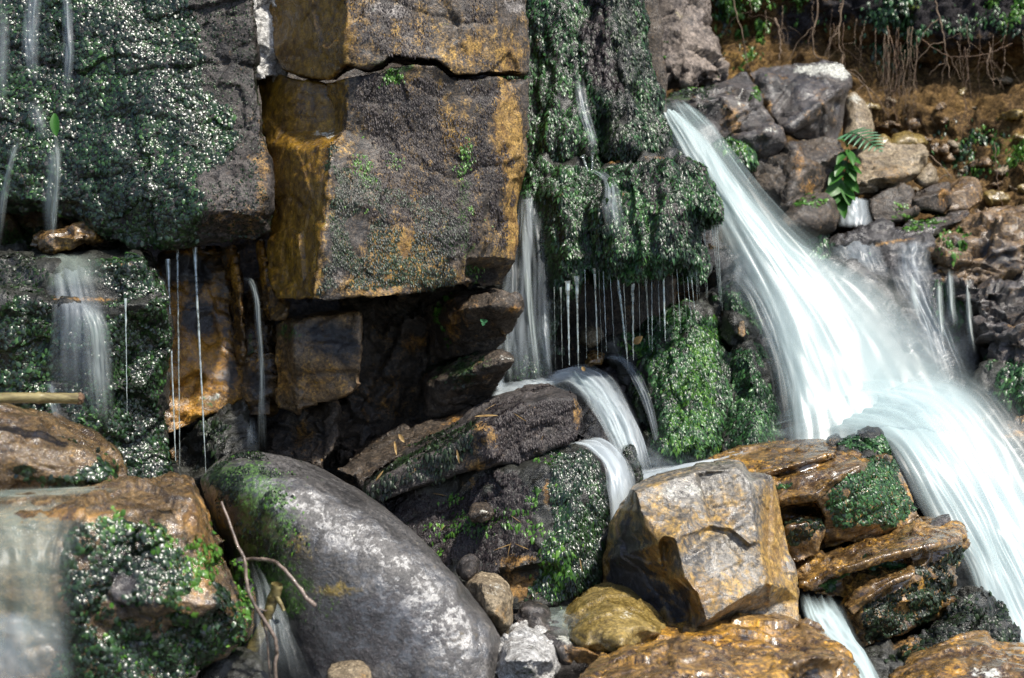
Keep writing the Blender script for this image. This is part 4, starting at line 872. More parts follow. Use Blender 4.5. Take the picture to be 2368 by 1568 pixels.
# ------------------------------------------------------------------ the middle moss cliff
mc = rock('rock', [(1130, -420, 4.75), (1470, -420, 4.85), (1474, -100, 4.8), (1482, 40, 4.78), (1486, 110, 4.76), (1496, 170, 4.74), (1518, 220, 4.72), (1526, 270, 4.7), (1540, 310, 4.68), (1548, 360, 4.66), (1540, 430, 4.66), (1420, 500, 4.6), (1130, 520, 4.6)], M['mossrock'],
     lines=[[(1250, -200, 4.7), (1260, 50, 4.62), (1240, 300, 4.52)], [(1330, -200, 4.75), (1330, 40, 4.66), (1345, 150, 4.62), (1380, 250, 4.55)], [(1420, -200, 4.7), (1420, 100, 4.58), (1470, 230, 4.52), (1510, 340, 4.50)], [(1300, 200, 4.56), (1330, 300, 4.5), (1370, 345, 4.48)], [(1400, 250, 4.5), (1415, 340, 4.47)], [(1380, 290, 4.62), (1392, 360, 4.6)]],
     back=.4, shrink=.95, amp=(.035, .018, .010), freq=(4.5, 6, 18), strata=(2.4, 1.6, .6), label='tall moss covered cliff in the top centre with wet glistening gullies', cat='rock', paints=dict(ochre=[(1245, 90, 14, 30, .6)]))
moss(mc, M['moss_frond'], areas=[[(1150, -300), (1330, -300), (1350, 100), (1400, 260), (1440, 380), (1150, 500)], [(1400, -300), (1480, -300), (1545, 350), (1420, 370), (1480, 200)]], n=30400, size=0.0082, thr=-.3, style='frond')
moss(mc, M['moss_dark'], areas=[[(1300, -300), (1480, -300), (1550, 380), (1390, 380), (1330, 60)]], n=20900, size=0.0078, thr=-.25, style='frond', seed=5)
moss(mc, M['moss_purple'], areas=[[(1340, -100), (1380, -100), (1440, 200), (1420, 240), (1360, 120)]], n=6650, size=0.0078, thr=-.3, style='frond')
mh = rock('rock', [(1180, 400, 4.6), (1215, 330, 4.58), (1260, 320, 4.55), (1320, 350, 4.52), (1370, 395, 4.48), (1405, 380, 4.46), (1450, 366, 4.46), (1540, 358, 4.48), (1600, 360, 4.5), (1624, 364, 4.5), (1640, 385, 4.48), (1652, 420, 4.45), (1668, 452, 4.43), (1681, 488, 4.4), (1676, 510, 4.38), (1655, 520, 4.38), (1632, 514, 4.4), (1622, 535, 4.38), (1608, 560, 4.35), (1622, 590, 4.32), (1630, 620, 4.31), (1618, 648, 4.31), (1590, 640, 4.30), (1560, 630, 4.29), (1530, 645, 4.28), (1490, 640, 4.28), (1455, 648, 4.28), (1420, 640, 4.28), (1390, 648, 4.29), (1350, 625, 4.30), (1335, 660, 4.31), (1310, 676, 4.32), (1285, 668, 4.36), (1262, 590, 4.42), (1225, 500, 4.5), (1190, 470, 4.56)], M['mossrock'],
     lines=[[(1420, 395, 4.36), (1470, 380, 4.34), (1540, 374, 4.34), (1605, 378, 4.38)], [(1260, 440, 4.42), (1330, 470, 4.33), (1400, 490, 4.26), (1480, 490, 4.24), (1560, 480, 4.24), (1620, 480, 4.3), (1660, 490, 4.35)], [(1300, 600, 4.3), (1400, 590, 4.22), (1500, 585, 4.2), (1590, 585, 4.23)]],
     back=.45, shrink=.85, amp=(.035, .018, .010), freq=(4.5, 6, 18), strata=(2.4, 1.6, .6), label='bulging moss covered shelf in the centre with water threads dripping from its lower rim', cat='rock', paints=dict(ochre=[(1420, 372, 30, 8, 1.0), (1500, 364, 60, 6, .7), (1440, 450, 30, 8, .6), (1290, 450, 30, 10, .5)]))
moss(mh, M['moss_frond'], areas=[[(1190, 340), (1370, 400), (1620, 362), (1690, 490), (1620, 660), (1270, 690), (1180, 450)]], n=39900, size=0.0078, thr=-.42, style='frond')
moss(mh, M['moss_dark'], areas=[[(1430, 380), (1620, 364), (1680, 490), (1620, 540), (1560, 560)], [(1260, 440), (1440, 470), (1450, 640), (1300, 680)]], n=20900, size=0.0071, thr=-.2, style='frond', seed=6)
moss(mh, M['moss_purple'], areas=[[(1440, 400), (1500, 390), (1600, 520), (1540, 540)], [(1600, 370), (1640, 400), (1650, 440), (1610, 430)]], n=4940, size=0.0068, thr=-.1, style='frond')
tw = rock('rock', [(1110, 480, 4.7), (1180, 440, 4.68), (1230, 470, 4.62), (1262, 560, 4.56), (1285, 660, 4.5), (1282, 760, 4.45), (1270, 860, 4.42), (1290, 900, 4.4), (1240, 960, 4.4), (1080, 970, 4.5), (1110, 800, 4.6)], M['mossrock'], lines=[[(1215, 500, 4.55), (1235, 620, 4.48), (1230, 760, 4.4), (1200, 880, 4.38)], [(1262, 700, 4.42), (1255, 830, 4.38)]], back=.3, amp=(.035, .03, .007), freq=(5, 6, 26), label='wet mossy rock face behind the trickling curtain right of the central cliff')
moss(tw, M['moss_wet'], areas=[[(1150, 450), (1230, 450), (1300, 700), (1285, 870), (1150, 900)]], n=11400, size=0.0068, thr=-.25, style='frond')
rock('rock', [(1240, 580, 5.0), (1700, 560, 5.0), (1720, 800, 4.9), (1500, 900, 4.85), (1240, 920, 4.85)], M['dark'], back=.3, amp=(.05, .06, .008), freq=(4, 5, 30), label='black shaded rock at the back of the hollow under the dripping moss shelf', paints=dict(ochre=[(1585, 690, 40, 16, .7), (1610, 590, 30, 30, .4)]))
rock('stone', [(1335, 795, 4.6), (1342, 768, 4.62), (1365, 758, 4.62), (1385, 764, 4.62), (1394, 785, 4.6), (1388, 800, 4.58), (1360, 812, 4.56)], M['tan'], dome=(4.6, .06), back=.1, vox=.0012, amp=(.008, .008, .002), label='brown stone in the dark hollow under the dripping moss shelf', paints=dict(dark=[(1365, 790, 30, 14, .3)]))
rock('stone', [(1350, 822, 4.5), (1372, 812, 4.52), (1400, 820, 4.5), (1392, 845, 4.47), (1355, 850, 4.47)], M['orange'], dome=(4.5, .05), back=.1, vox=.0012, amp=(.006, .006, .002), label='reddish wet pebble just above the head of the middle cascade')
mm = rock('rock', [(1404, 800, 4.6), (1440, 775, 4.62), (1490, 745, 4.65), (1540, 715, 4.68), (1590, 690, 4.68), (1630, 705, 4.66), (1660, 740, 4.62), (1682, 790, 4.58), (1692, 850, 4.53), (1694, 920, 4.48), (1688, 990, 4.42), (1676, 1040, 4.36), (1640, 1076, 4.28), (1590, 1092, 4.22), (1530, 1094, 4.22), (1495, 1070, 4.28), (1480, 1000, 4.36), (1455, 920, 4.44), (1430, 860, 4.52)], M['mossrock'],
     lines=[[(1480, 790, 4.5), (1550, 780, 4.48), (1600, 770, 4.5), (1640, 780, 4.52)], [(1500, 850, 4.40), (1560, 840, 4.37), (1620, 860, 4.38)], [(1540, 950, 4.28), (1600, 940, 4.26), (1650, 960, 4.30)], [(1530, 1040, 4.18), (1590, 1030, 4.15), (1640, 1030, 4.2)]],
     back=.4, amp=(.035, .018, .010), freq=(4.5, 6, 18), strata=(2.4, 1.6, .6), label='bright green moss mound between the middle cascade and the main fall', cat='rock', paints=dict(ochre=[(1540, 890, 30, 30, .7), (1580, 1000, 12, 20, .4)]))
moss(mm, M['moss_frond'], areas=[[(1450, 780), (1590, 690), (1660, 730), (1696, 850), (1690, 1000), (1640, 1080), (1530, 1096), (1490, 1000), (1540, 930)]], n=32300, size=0.0078, thr=-.35, style='frond')
moss(mm, M['moss_bright'], spots=[(1620, 800, 50, 80, .6), (1610, 920, 40, 90, .8), (1580, 1050, 60, 40, .6), (1500, 810, 50, 30, .5)], n=7980, size=0.0075, thr=.0, style='frond')
moss(mm, M['moss_dark'], areas=[[(1660, 740), (1696, 850), (1690, 1000), (1650, 940), (1640, 820)], [(1450, 860), (1520, 900), (1530, 1080), (1490, 1060)]], n=8550, size=0.0068, thr=-.1, style='frond', seed=2)
db = rock('rock', [(1618, 690, 4.72), (1640, 668, 4.72), (1668, 656, 4.72), (1700, 660, 4.7), (1726, 680, 4.68), (1746, 715, 4.65), (1756, 760, 4.62), (1750, 785, 4.6), (1690, 795, 4.58), (1668, 755, 4.62), (1640, 720, 4.68)], M['mossrock'], lines=[[(1690, 690, 4.6), (1700, 770, 4.54)]], back=.25, vox=.0016, amp=(.02, .02, .005), label='dark rock with a mossy crown wetted by the left edge of the main fall', paints=dict(ochre=[(1670, 740, 10, 30, .5)]))
moss(db, M['moss_frond'], areas=[[(1660, 655), (1720, 665), (1760, 770), (1735, 790), (1715, 720), (1680, 690)]], n=3040, size=0.0068, thr=-.3, style='frond')
rock('stone', [(1708, 745, 4.5), (1720, 740, 4.5), (1724, 770, 4.49), (1718, 780, 4.48), (1706, 776, 4.49)], M['tan'], back=.05, vox=.0009, amp=(.003, .004, .001), label='tiny upright tan stone at the left edge of the main fall', paints=dict(ochre=[(1715, 760, 20, 30, .7)]))
mk = rock('rock', [(1676, 800, 4.56), (1700, 788, 4.56), (1745, 786, 4.56), (1768, 820, 4.53), (1784, 880, 4.48), (1800, 950, 4.43), (1806, 1010, 4.38), (1790, 1050, 4.34), (1720, 1075, 4.28), (1670, 1066, 4.3), (1680, 980, 4.4), (1690, 900, 4.48)], M['mossrock'], lines=[[(1730, 830, 4.45), (1745, 920, 4.38), (1745, 1010, 4.28)]], back=.25, amp=(.035, .018, .010), freq=(4.5, 6, 18), label='dark moss column at the left margin of the main fall', paints=dict(ochre=[(1700, 1010, 16, 20, .5)]))
moss(mk, M['moss_frond'], areas=[[(1690, 790), (1760, 800), (1806, 1000), (1780, 1060), (1670, 1070)]], n=10450, size=0.0071, thr=-.12, style='frond')
cr = rock('rock', [(1440, 1040, 4.0), (1460, 1028, 4.02), (1475, 1060, 4.0), (1486, 1110, 3.96), (1470, 1130, 3.95), (1450, 1120, 3.97), (1435, 1070, 4.0)], M['mossrock'], back=.2, vox=.0015, amp=(.012, .012, .004), label='small mossy rock horn between the two runs of the middle cascade')
moss(cr, M['moss_dark'], areas=[[(1430, 1020), (1490, 1020), (1490, 1140), (1430, 1140)]], n=1330, size=0.0054, thr=-.3)
rock('rock', [(1200, 880, 4.6), (1330, 850, 4.6), (1440, 845, 4.55), (1500, 980, 4.42), (1530, 1100, 4.3), (1450, 1180, 4.1), (1400, 1150, 4.1), (1330, 1020, 4.2), (1250, 960, 4.4)], M['bed'], back=.3, amp=(.03, .03, .006), label='dark rock step hidden under the white middle cascade')

# ------------------------------------------------------------------ rock under the main fall
rock('rock', [(1530, 275, 5.2), (1640, 310, 5.25), (1760, 420, 5.2), (1860, 560, 5.1), (2000, 640, 5.0), (2160, 690, 5.0), (2300, 900, 4.85), (2600, 1050, 4.6), (2700, 1650, 4.1), (2300, 1660, 3.9), (2180, 1300, 4.05), (2060, 1090, 4.3), (1780, 1080, 4.5), (1740, 800, 4.75), (1640, 620, 4.85), (1570, 400, 5.05)], M['bed'], back=.5, shrink=1.0, amp=(.03, .05, .006), freq=(3, 4, 25), strata=(1.2, 1, .6), vox=.0025, label='dark rock chute carrying the white main fall', cat='rock', paints=dict(ochre=[(2230, 960, 60, 8, .8, -15), (2300, 1010, 60, 6, .8, -15)], green=[(2160, 840, 60, 60, .3)]))
# ------------------------------------------------------------------ right side, above the fall
ra = rock('boulder', [(1520, 240, 5.35), (1535, 222, 5.4), (1580, 210, 5.42), (1640, 198, 5.45), (1690, 180, 5.46), (1724, 166, 5.48), (1745, 200, 5.42), (1768, 250, 5.35), (1790, 284, 5.3), (1755, 302, 5.25), (1700, 320, 5.25), (1660, 330, 5.25), (1600, 310, 5.3), (1545, 275, 5.35)], M['greywet'], lines=[[(1540, 240, 5.3), (1620, 225, 5.27), (1680, 225, 5.27)], [(1680, 225, 5.27), (1740, 240, 5.27), (1770, 270, 5.26)], [(1690, 255, 5.25), (1700, 300, 5.22)]], smooth=0, back=.3, vox=.0016, amp=(.010, .014, .003), freq=(4, 5, 28), layers=(.008, 8, (-.35,-.2,.9)), label='dark left half of the cracked wet boulder above the head of the main fall', paints=dict(green=[(1560, 225, 60, 16, .7), (1700, 270, 40, 40, .2), (1650, 200, 40, 8, .4)], ochre=[(1525, 240, 10, 14, .8), (1690, 280, 20, 30, .4)], pale=[(1700, 235, 40, 20, .3), (1640, 215, 40, 10, .15)], dark=[(1620, 270, 80, 30, .35)]))
moss(ra, M['moss_dark'], spots=[(1560, 228, 60, 18, .9), (1600, 260, 60, 30, .5)], n=1600, size=.011, thr=.0)
moss(ra, M['moss_bright'], spots=[(1755, 212, 14, 18, 1), (1580, 212, 40, 6, .7)], n=350, size=.012, thr=None)
rb = rock('boulder', [(1726, 166, 5.5), (1750, 156, 5.52), (1810, 151, 5.55), (1870, 149, 5.6), (1905, 140, 5.62), (1940, 148, 5.62), (1976, 170, 5.6), (1972, 200, 5.52), (1958, 240, 5.48), (1948, 300, 5.45), (1940, 325, 5.42), (1900, 332, 5.38), (1850, 330, 5.35), (1815, 312, 5.32), (1796, 286, 5.33), (1770, 245, 5.38), (1748, 200, 5.45)], M['greywet'], lines=[[(1770, 190, 5.42), (1840, 200, 5.4), (1900, 205, 5.4), (1960, 185, 5.5)], [(1820, 300, 5.26), (1860, 270, 5.27), (1895, 240, 5.29), (1925, 215, 5.33), (1962, 195, 5.47)]], smooth=0, back=.35, vox=.0016, amp=(.010, .014, .003), freq=(4, 5, 28), layers=(.008, 8, (-.35,-.2,.9)), label='right half of the cracked wet boulder, pale topped with lichen spots on its shaded flank', paints=dict(pale=[(1890, 160, 70, 18, .75), (1950, 170, 30, 20, .5), (1910, 290, 16, 24, .35), (1925, 250, 14, 30, .35)], ochre=[(1738, 195, 8, 40, .9, -25), (1775, 250, 8, 30, .9, -25)], dark=[(1900, 290, 60, 50, .35)]))  # dark spot paints shade onto the flank
moss(rb, M['moss_bright'], spots=[(1757, 212, 12, 18, 1)], n=200, size=.012, thr=None)
rc = rock('rock', [(1648, 335, 5.25), (1690, 312, 5.22), (1740, 296, 5.2), (1785, 283, 5.2), (1806, 298, 5.2), (1810, 340, 5.18), (1780, 356, 5.16), (1730, 364, 5.15), (1690, 362, 5.16)], M['greywet'], lines=[[(1710, 320, 5.12), (1770, 310, 5.1), (1800, 318, 5.14)]], smooth=0, back=.2, vox=.0016, amp=(.010, .014, .003), layers=(.008, 10, (-.30, -.15, .94)), label='small angular wet rock under the crack of the big split boulder', paints=dict(pale=[(1780, 300, 26, 12, .35)], ochre=[(1700, 340, 10, 20, .4)]))
rd = rock('boulder', [(1690, 385, 5.2), (1740, 362, 5.2), (1800, 345, 5.22), (1850, 326, 5.25), (1905, 317, 5.28), (1930, 325, 5.28), (1951, 344, 5.25), (1945, 380, 5.22), (1930, 410, 5.18), (1905, 440, 5.15), (1875, 470, 5.1), (1830, 492, 5.08), (1780, 490, 5.1), (1730, 440, 5.14)], M['dark'], lines=[[(1830, 342, 5.15), (1850, 370, 5.1), (1880, 385, 5.08), (1945, 352, 5.18)], [(1850, 370, 5.1), (1830, 430, 5.04), (1820, 480, 5.02)]], smooth=0, back=.35, vox=.0016, amp=(.010, .014, .003), layers=(.008, 9, (-.30, -.15, .94)), label='dark brown angular boulder right of the main fall, under the split boulder', paints=dict(ochre=[(1845, 380, 12, 40, .5), (1870, 440, 14, 20, .4)], pale=[(1905, 340, 40, 10, .3)]))
re_ = rock('boulder', [(1786, 535, 5.05), (1800, 500, 5.06), (1825, 475, 5.08), (1862, 456, 5.1), (1905, 450, 5.1), (1930, 468, 5.1), (1937, 500, 5.08), (1928, 530, 5.06), (1880, 548, 5.04), (1820, 552, 5.03)], M['dark'], dome=(5.07, .13), back=.2, vox=.0016, amp=(.018, .012, .003), label='round black boulder at the right edge of the upper main fall')
moss(re_, M['moss_bright'], spots=[(1860, 458, 30, 12, 1)], n=200, size=.012, thr=None)
rf_ = rock('rock', [(1632, 340, 5.15), (1660, 320, 5.16), (1700, 318, 5.15), (1735, 340, 5.12), (1745, 375, 5.1), (1715, 395, 5.08), (1675, 385, 5.1)], M['mossrock'], dome=(5.12, .1), back=.2, vox=.0016, amp=(.02, .01, .005), label='green mossy hump beside the upper right edge of the main fall')
moss(rf_, M['moss_frond'], areas=[[(1620, 310), (1760, 310), (1760, 400), (1620, 400)]], n=2200, size=.012, thr=-.4, style='frond')
moss(rf_, M['moss_bright'], spots=[(1690, 340, 30, 20, .6)], n=400, size=.012, thr=None, style='frond')
rg = rock('rock', [(1760, 560, 5.0), (1820, 545, 5.0), (1880, 538, 5.02), (1918, 548, 5.02), (1925, 590, 5.0), (1910, 615, 4.98), (1850, 600, 4.98)], M['mossrock'], back=.2, vox=.0016, amp=(.02, .01, .004), label='low mossy rock between the main fall and the small right hand stream', paints=dict(ochre=[(1885, 548, 20, 6, .8)]))
moss(rg, M['moss_frond'], areas=[[(1760, 545), (1925, 538), (1925, 620), (1800, 600)]], n=1600, size=.011, thr=-.3, style='frond')
li = rock('boulder', [(1440, -200, 6.0), (1560, -180, 6.0), (1610, -60, 5.95), (1632, 0, 5.95), (1642, 50, 5.9), (1660, 110, 5.88), (1682, 165, 5.85), (1676, 198, 5.83), (1620, 212, 5.8), (1560, 212, 5.78), (1505, 208, 5.78), (1450, 150, 5.85)], M['lichen'], lines=[[(1530, -40, 5.85), (1560, 60, 5.78), (1600, 150, 5.7), (1590, 190, 5.68)]], back=.4, vox=.0018, amp=(.03, .03, .008), freq=(4, 6, 24), label='lichen mottled tan boulder behind the moss cliff near the top', paints=dict(green=[(1510, 130, 26, 40, .6), (1490, 60, 16, 40, .5)], dark=[(1590, 130, 30, 50, .3)], pale=[(1560, 60, 40, 50, .2)]))
moss(li, M['moss_bright'], spots=[(1515, 130, 22, 36, .9), (1590, 205, 30, 8, .6)], n=400, size=.013, thr=.0)
rock('stone', [(1944, 325, 5.6), (1948, 270, 5.65), (1956, 228, 5.68), (1970, 215, 5.68), (1990, 228, 5.68), (2010, 260, 5.66), (2022, 300, 5.64), (2020, 330, 5.6), (1990, 345, 5.55)], M['tan'], dome=(5.63, .12), back=.16, vox=.0016, amp=(.012, .01, .003), smooth=4, label='upright pale yellow stone leaning beside the split boulder', paints=dict(pale=[(1975, 230, 24, 20, .5), (1985, 290, 30, 50, .1)]))
rock('stone', [(2018, 340, 5.65), (2026, 320, 5.66), (2042, 310, 5.66), (2058, 320, 5.66), (2066, 342, 5.64), (2040, 352, 5.62)], M['olive'], dome=(5.64, .05), back=.08, vox=.0012, amp=(.005, .004, .002), smooth=3, label='small greenish yellow stone on the flat brown rock', paints=dict(green=[(2040, 330, 30, 20, .2)], pale=[(2040, 325, 20, 12, .4)]))
rock('stone', [(2052, 335, 5.72), (2066, 312, 5.74), (2100, 299, 5.74), (2135, 312, 5.72), (2148, 330, 5.7), (2130, 345, 5.68), (2070, 348, 5.68)], M['olive'], dome=(5.7, .09), back=.1, vox=.0014, amp=(.008, .006, .002), smooth=3, label='flat olive stone behind the flat brown rock at the foot of the bank', paints=dict(green=[(2100, 320, 50, 20, .15)]))
rock('boulder', [(1955, 395, 5.5), (1975, 352, 5.58), (2030, 340, 5.62), (2090, 335, 5.62), (2130, 340, 5.62), (2147, 352, 5.6), (2142, 380, 5.55), (2125, 410, 5.5), (2090, 428, 5.42), (2040, 440, 5.38), (1975, 455, 5.35), (1950, 430, 5.42)], M['tan'], lines=[[(1968, 430, 5.3), (2020, 412, 5.3), (2070, 408, 5.32), (2110, 400, 5.38), (2135, 360, 5.5)]], back=.3, vox=.0016, amp=(.014, .018, .003), strata=(1, 1, 2), label='flat topped brown boulder below the fern on the right', paints=dict(ochre=[(2040, 390, 70, 18, .5), (2070, 415, 50, 14, .5)], pale=[(2080, 355, 60, 14, .2)]))
rock('stone', [(2110, 420, 5.5), (2125, 390, 5.55), (2150, 374, 5.56), (2168, 392, 5.55), (2164, 420, 5.5), (2135, 434, 5.46)], M['tan'], dome=(5.5, .08), back=.12, vox=.0014, amp=(.008, .01, .002), label='tan stone wedged right of the flat topped brown boulder')
r9 = rock('rock', [(2010, 460, 5.3), (2040, 440, 5.32), (2090, 425, 5.35), (2108, 440, 5.34), (2112, 490, 5.3), (2080, 512, 5.26), (2030, 520, 5.25), (2012, 500, 5.27)], M['dark'], back=.2, vox=.0016, amp=(.014, .016, .003), label='black wet rock right of the little rear waterfall')
moss(r9, M['moss_bright'], spots=[(2085, 470, 10, 8, .9), (2095, 500, 20, 10, .6)], n=120, size=.012, thr=None)
rock('rock', [(2104, 455, 5.35), (2140, 436, 5.38), (2190, 424, 5.4), (2196, 470, 5.34), (2180, 492, 5.3), (2112, 488, 5.3)], M['dark'], lines=[[(2110, 462, 5.28), (2192, 440, 5.3)]], back=.2, vox=.0016, amp=(.01, .014, .003), label='dark squared block left of its lighter brown twin under the bank', paints=dict(ochre=[(2180, 460, 16, 30, .6)]))
rock('rock', [(2194, 430, 5.42), (2225, 412, 5.45), (2255, 416, 5.44), (2268, 440, 5.42), (2270, 466, 5.38), (2235, 488, 5.32), (2190, 490, 5.32)], M['ochre'], lines=[[(2198, 442, 5.34), (2230, 436, 5.34), (2262, 446, 5.38)]], back=.2, vox=.0016, amp=(.01, .014, .003), label='brown block with a rusty face under the bank on the right', paints=dict(dark=[(2225, 425, 30, 10, .4)]))
re2 = rock('rock_ledge', [(2060, 535, 5.2), (2110, 505, 5.25), (2180, 492, 5.3), (2245, 480, 5.3), (2250, 505, 5.25), (2200, 530, 5.2), (2150, 560, 5.1), (2080, 560, 5.1)], M['greywet'], lines=[[(2090, 540, 5.1), (2170, 522, 5.14), (2240, 505, 5.2)]], back=.25, vox=.0018, amp=(.014, .016, .003), strata=(1, 1, 2), layers=(.014, 14, (-.30, -.15, .94)), label='tilted wet ledge with bright moss below the two squared blocks', paints=dict(green=[(2120, 510, 30, 20, .8)], pale=[(2170, 505, 40, 8, .3)]))
moss(re2, M['moss_bright'], spots=[(2110, 515, 30, 18, 1), (2150, 500, 40, 8, .6)], n=500, size=.013, thr=-.1)
re3 = rock('rock_ledge', [(2130, 575, 5.05), (2190, 545, 5.1), (2250, 505, 5.2), (2310, 480, 5.25), (2380, 470, 5.3), (2700, 440, 5.3), (2750, 640, 5.0), (2420, 620, 4.95), (2300, 640, 4.9), (2200, 660, 4.9), (2160, 620, 4.95)], M['ochre'], lines=[[(2160, 590, 4.95), (2230, 560, 4.98), (2310, 530, 5.0), (2400, 510, 5.05), (2600, 500, 5.05)], [(2200, 620, 4.88), (2300, 585, 4.9), (2400, 560, 4.92)]], back=.35, amp=(.03, .04, .004), strata=(1, 1, 2.5), layers=(.022, 12, (-.30, -.15, .94)), label='broad rust edged ledge at the right under the earth bank', paints=dict(dark=[(2290, 560, 90, 30, .45), (2330, 600, 90, 30, .5)], pale=[(2290, 505, 40, 12, .3)]))
moss(re3, M['moss_bright'], spots=[(2200, 555, 45, 20, 1), (2170, 545, 30, 14, .6)], n=700, size=.014, thr=-.1, style='frond')
rs = rock('rock', [(2200, 650, 4.9), (2260, 620, 4.95), (2340, 600, 4.98), (2700, 580, 5.0), (2760, 900, 4.7), (2400, 920, 4.65), (2320, 860, 4.68), (2265, 800, 4.72), (2240, 740, 4.8)], M['greywet'], lines=[[(2230, 660, 4.8), (2300, 650, 4.78), (2400, 640, 4.8)], [(2260, 720, 4.72), (2340, 720, 4.68), (2420, 715, 4.68)], [(2290, 790, 4.66), (2360, 800, 4.6), (2440, 800, 4.6)]], back=.4, amp=(.03, .05, .005), strata=(1, 1, 1.8), layers=(.025, 10, (-.30, -.15, .94)), label='dark wet rock slope filling the right edge at half height', paints=dict(ochre=[(2260, 640, 50, 8, .5, -15), (2350, 670, 40, 6, .4, -10)], green=[(2340, 640, 40, 30, .3)]))
rm = rock('boulder', [(2240, 880, 4.75), (2270, 850, 4.78), (2310, 820, 4.8), (2370, 808, 4.8), (2600, 800, 4.8), (2650, 960, 4.6), (2400, 985, 4.55), (2320, 960, 4.6), (2270, 930, 4.65)], M['mossrock'], dome=(4.7, .16), back=.3, amp=(.04, .02, .006), label='green mossy boulder on the right edge beside the main fall')
moss(rm, M['moss_frond'], areas=[[(2260, 830), (2380, 800), (2500, 800), (2500, 980), (2330, 960)]], n=3500, size=.012, thr=-.3, style='frond')
rock('rock_ledge', [(2230, 960, 4.65), (2290, 945, 4.66), (2380, 960, 4.6), (2700, 960, 4.6), (2750, 1250, 4.3), (2450, 1240, 4.25), (2367, 1130, 4.35), (2300, 1040, 4.45)], M['greywet'], lines=[[(2290, 985, 4.5), (2360, 1000, 4.46), (2450, 1020, 4.44)], [(2340, 1040, 4.4), (2420, 1060, 4.36)]], back=.3, amp=(.03, .04, .004), strata=(1, 1, 2), label='wet ledge with rusty rims emerging from the spray at the right edge', paints=dict(ochre=[(2300, 965, 50, 8, .8, -15), (2350, 1005, 50, 8, .8, -10), (2360, 960, 40, 8, .6)]))
rv_ = rock('rock', [(1905, 560, 5.12), (1925, 535, 5.18), (1990, 525, 5.2), (2036, 522, 5.2), (2060, 545, 5.15), (2150, 548, 5.1), (2175, 580, 5.05), (2220, 640, 4.98), (2245, 740, 4.9), (2265, 860, 4.8), (2250, 920, 4.75), (2120, 840, 4.9), (2040, 720, 4.95), (1960, 640, 5.02)], M['bed'], lines=[[(1925, 560, 5.05), (2030, 555, 5.05), (2060, 560, 5.08)], [(2070, 575, 5.02), (2150, 565, 5.0)], [(2110, 650, 4.92), (2200, 640, 4.9)]], back=.3, vox=.0018, amp=(.03, .03, .006), label='black rock steps under the thin stream at the upper right', paints=dict(ochre=[(2060, 560, 60, 6, .8, -10), (2190, 620, 40, 6, .9, -20), (2180, 640, 6, 20, .6)], green=[(2180, 700, 30, 70, .4)]))
moss(rv_, M['moss_frond'], spots=[(2190, 740, 40, 90, .7), (1950, 570, 30, 20, .5)], n=1800, size=.011, thr=-.05, style='frond')
# ------------------------------------------------------------------ water
def catmull(pts, n):
    pts = np.array(pts, float)
    m = len(pts)
    q = np.concatenate([[2 * pts[0] - pts[1]], pts, [2 * pts[-1] - pts[-2]]])
    t = np.linspace(0, m - 1 - 1e-6, n)
    i = np.floor(t).astype(int)
    f = (t - i)[:, None]
    p0, p1, p2, p3 = q[i], q[i + 1], q[i + 2], q[i + 3]
    return .5 * (2 * p1 + (p2 - p0) * f + (2 * p0 - 5 * p1 + 4 * p2 - p3) * f ** 2 + (3 * p1 - p0 - 3 * p2 + p3) * f ** 3)

def sheet(name, lines, mat, nu=60, nv=120, amp=.008, seed=1, off=0.0, parent=None, label=None, cat=None, kind='structure', nf=(3, 8)):
    """a body of running water lofted through its stream lines; the lumps follow the flow"""
    L = np.array([catmull(l, nv) for l in lines])
    G = np.array([catmull(L[:, k], nu) for k in range(nv)])     # nv, nu, 3
    W = np.array([[P(*p) for p in row] for row in G])
    uu, vv = np.meshgrid(np.linspace(0, 1, nu), np.linspace(0, 1, nv))
    flat = W.reshape(-1, 3)
    du = np.gradient(W, axis=1).reshape(-1, 3)
    dv = np.gradient(W, axis=0).reshape(-1, 3)
    nn = np.cross(du, dv)
    nn /= np.linalg.norm(nn, axis=1)[:, None] + 1e-12
    s = np.sign(((CAM - flat) * nn).sum(1))[:, None]
    nn = nn * np.where(s == 0, 1, s)
    uvp = np.stack([uu.ravel() * nf[1], vv.ravel() * nf[0], np.full(uu.size, seed * 1.7)], 1)
    flat = flat + nn * (amp * fbm(uvp, 3, seed) + off)[:, None]
    i = np.arange(nu * nv).reshape(nv, nu)
    F = np.stack([i[:-1, :-1], i[:-1, 1:], i[1:, 1:], i[1:, :-1]], -1).reshape(-1, 4)
    o = mesh_np(name, flat, F, mat, parent, True)
    me = o.data
    ul = me.uv_layers.new(name='UVMap')
    vi = np.empty(len(me.loops), np.int32)
    me.loops.foreach_get('vertex_index', vi)
    uvs = np.stack([uu.ravel(), vv.ravel()], 1)[vi]
    ul.data.foreach_set('uv', uvs.astype(np.float32).ravel())
    tag(o, label, cat, None, kind)
    return o

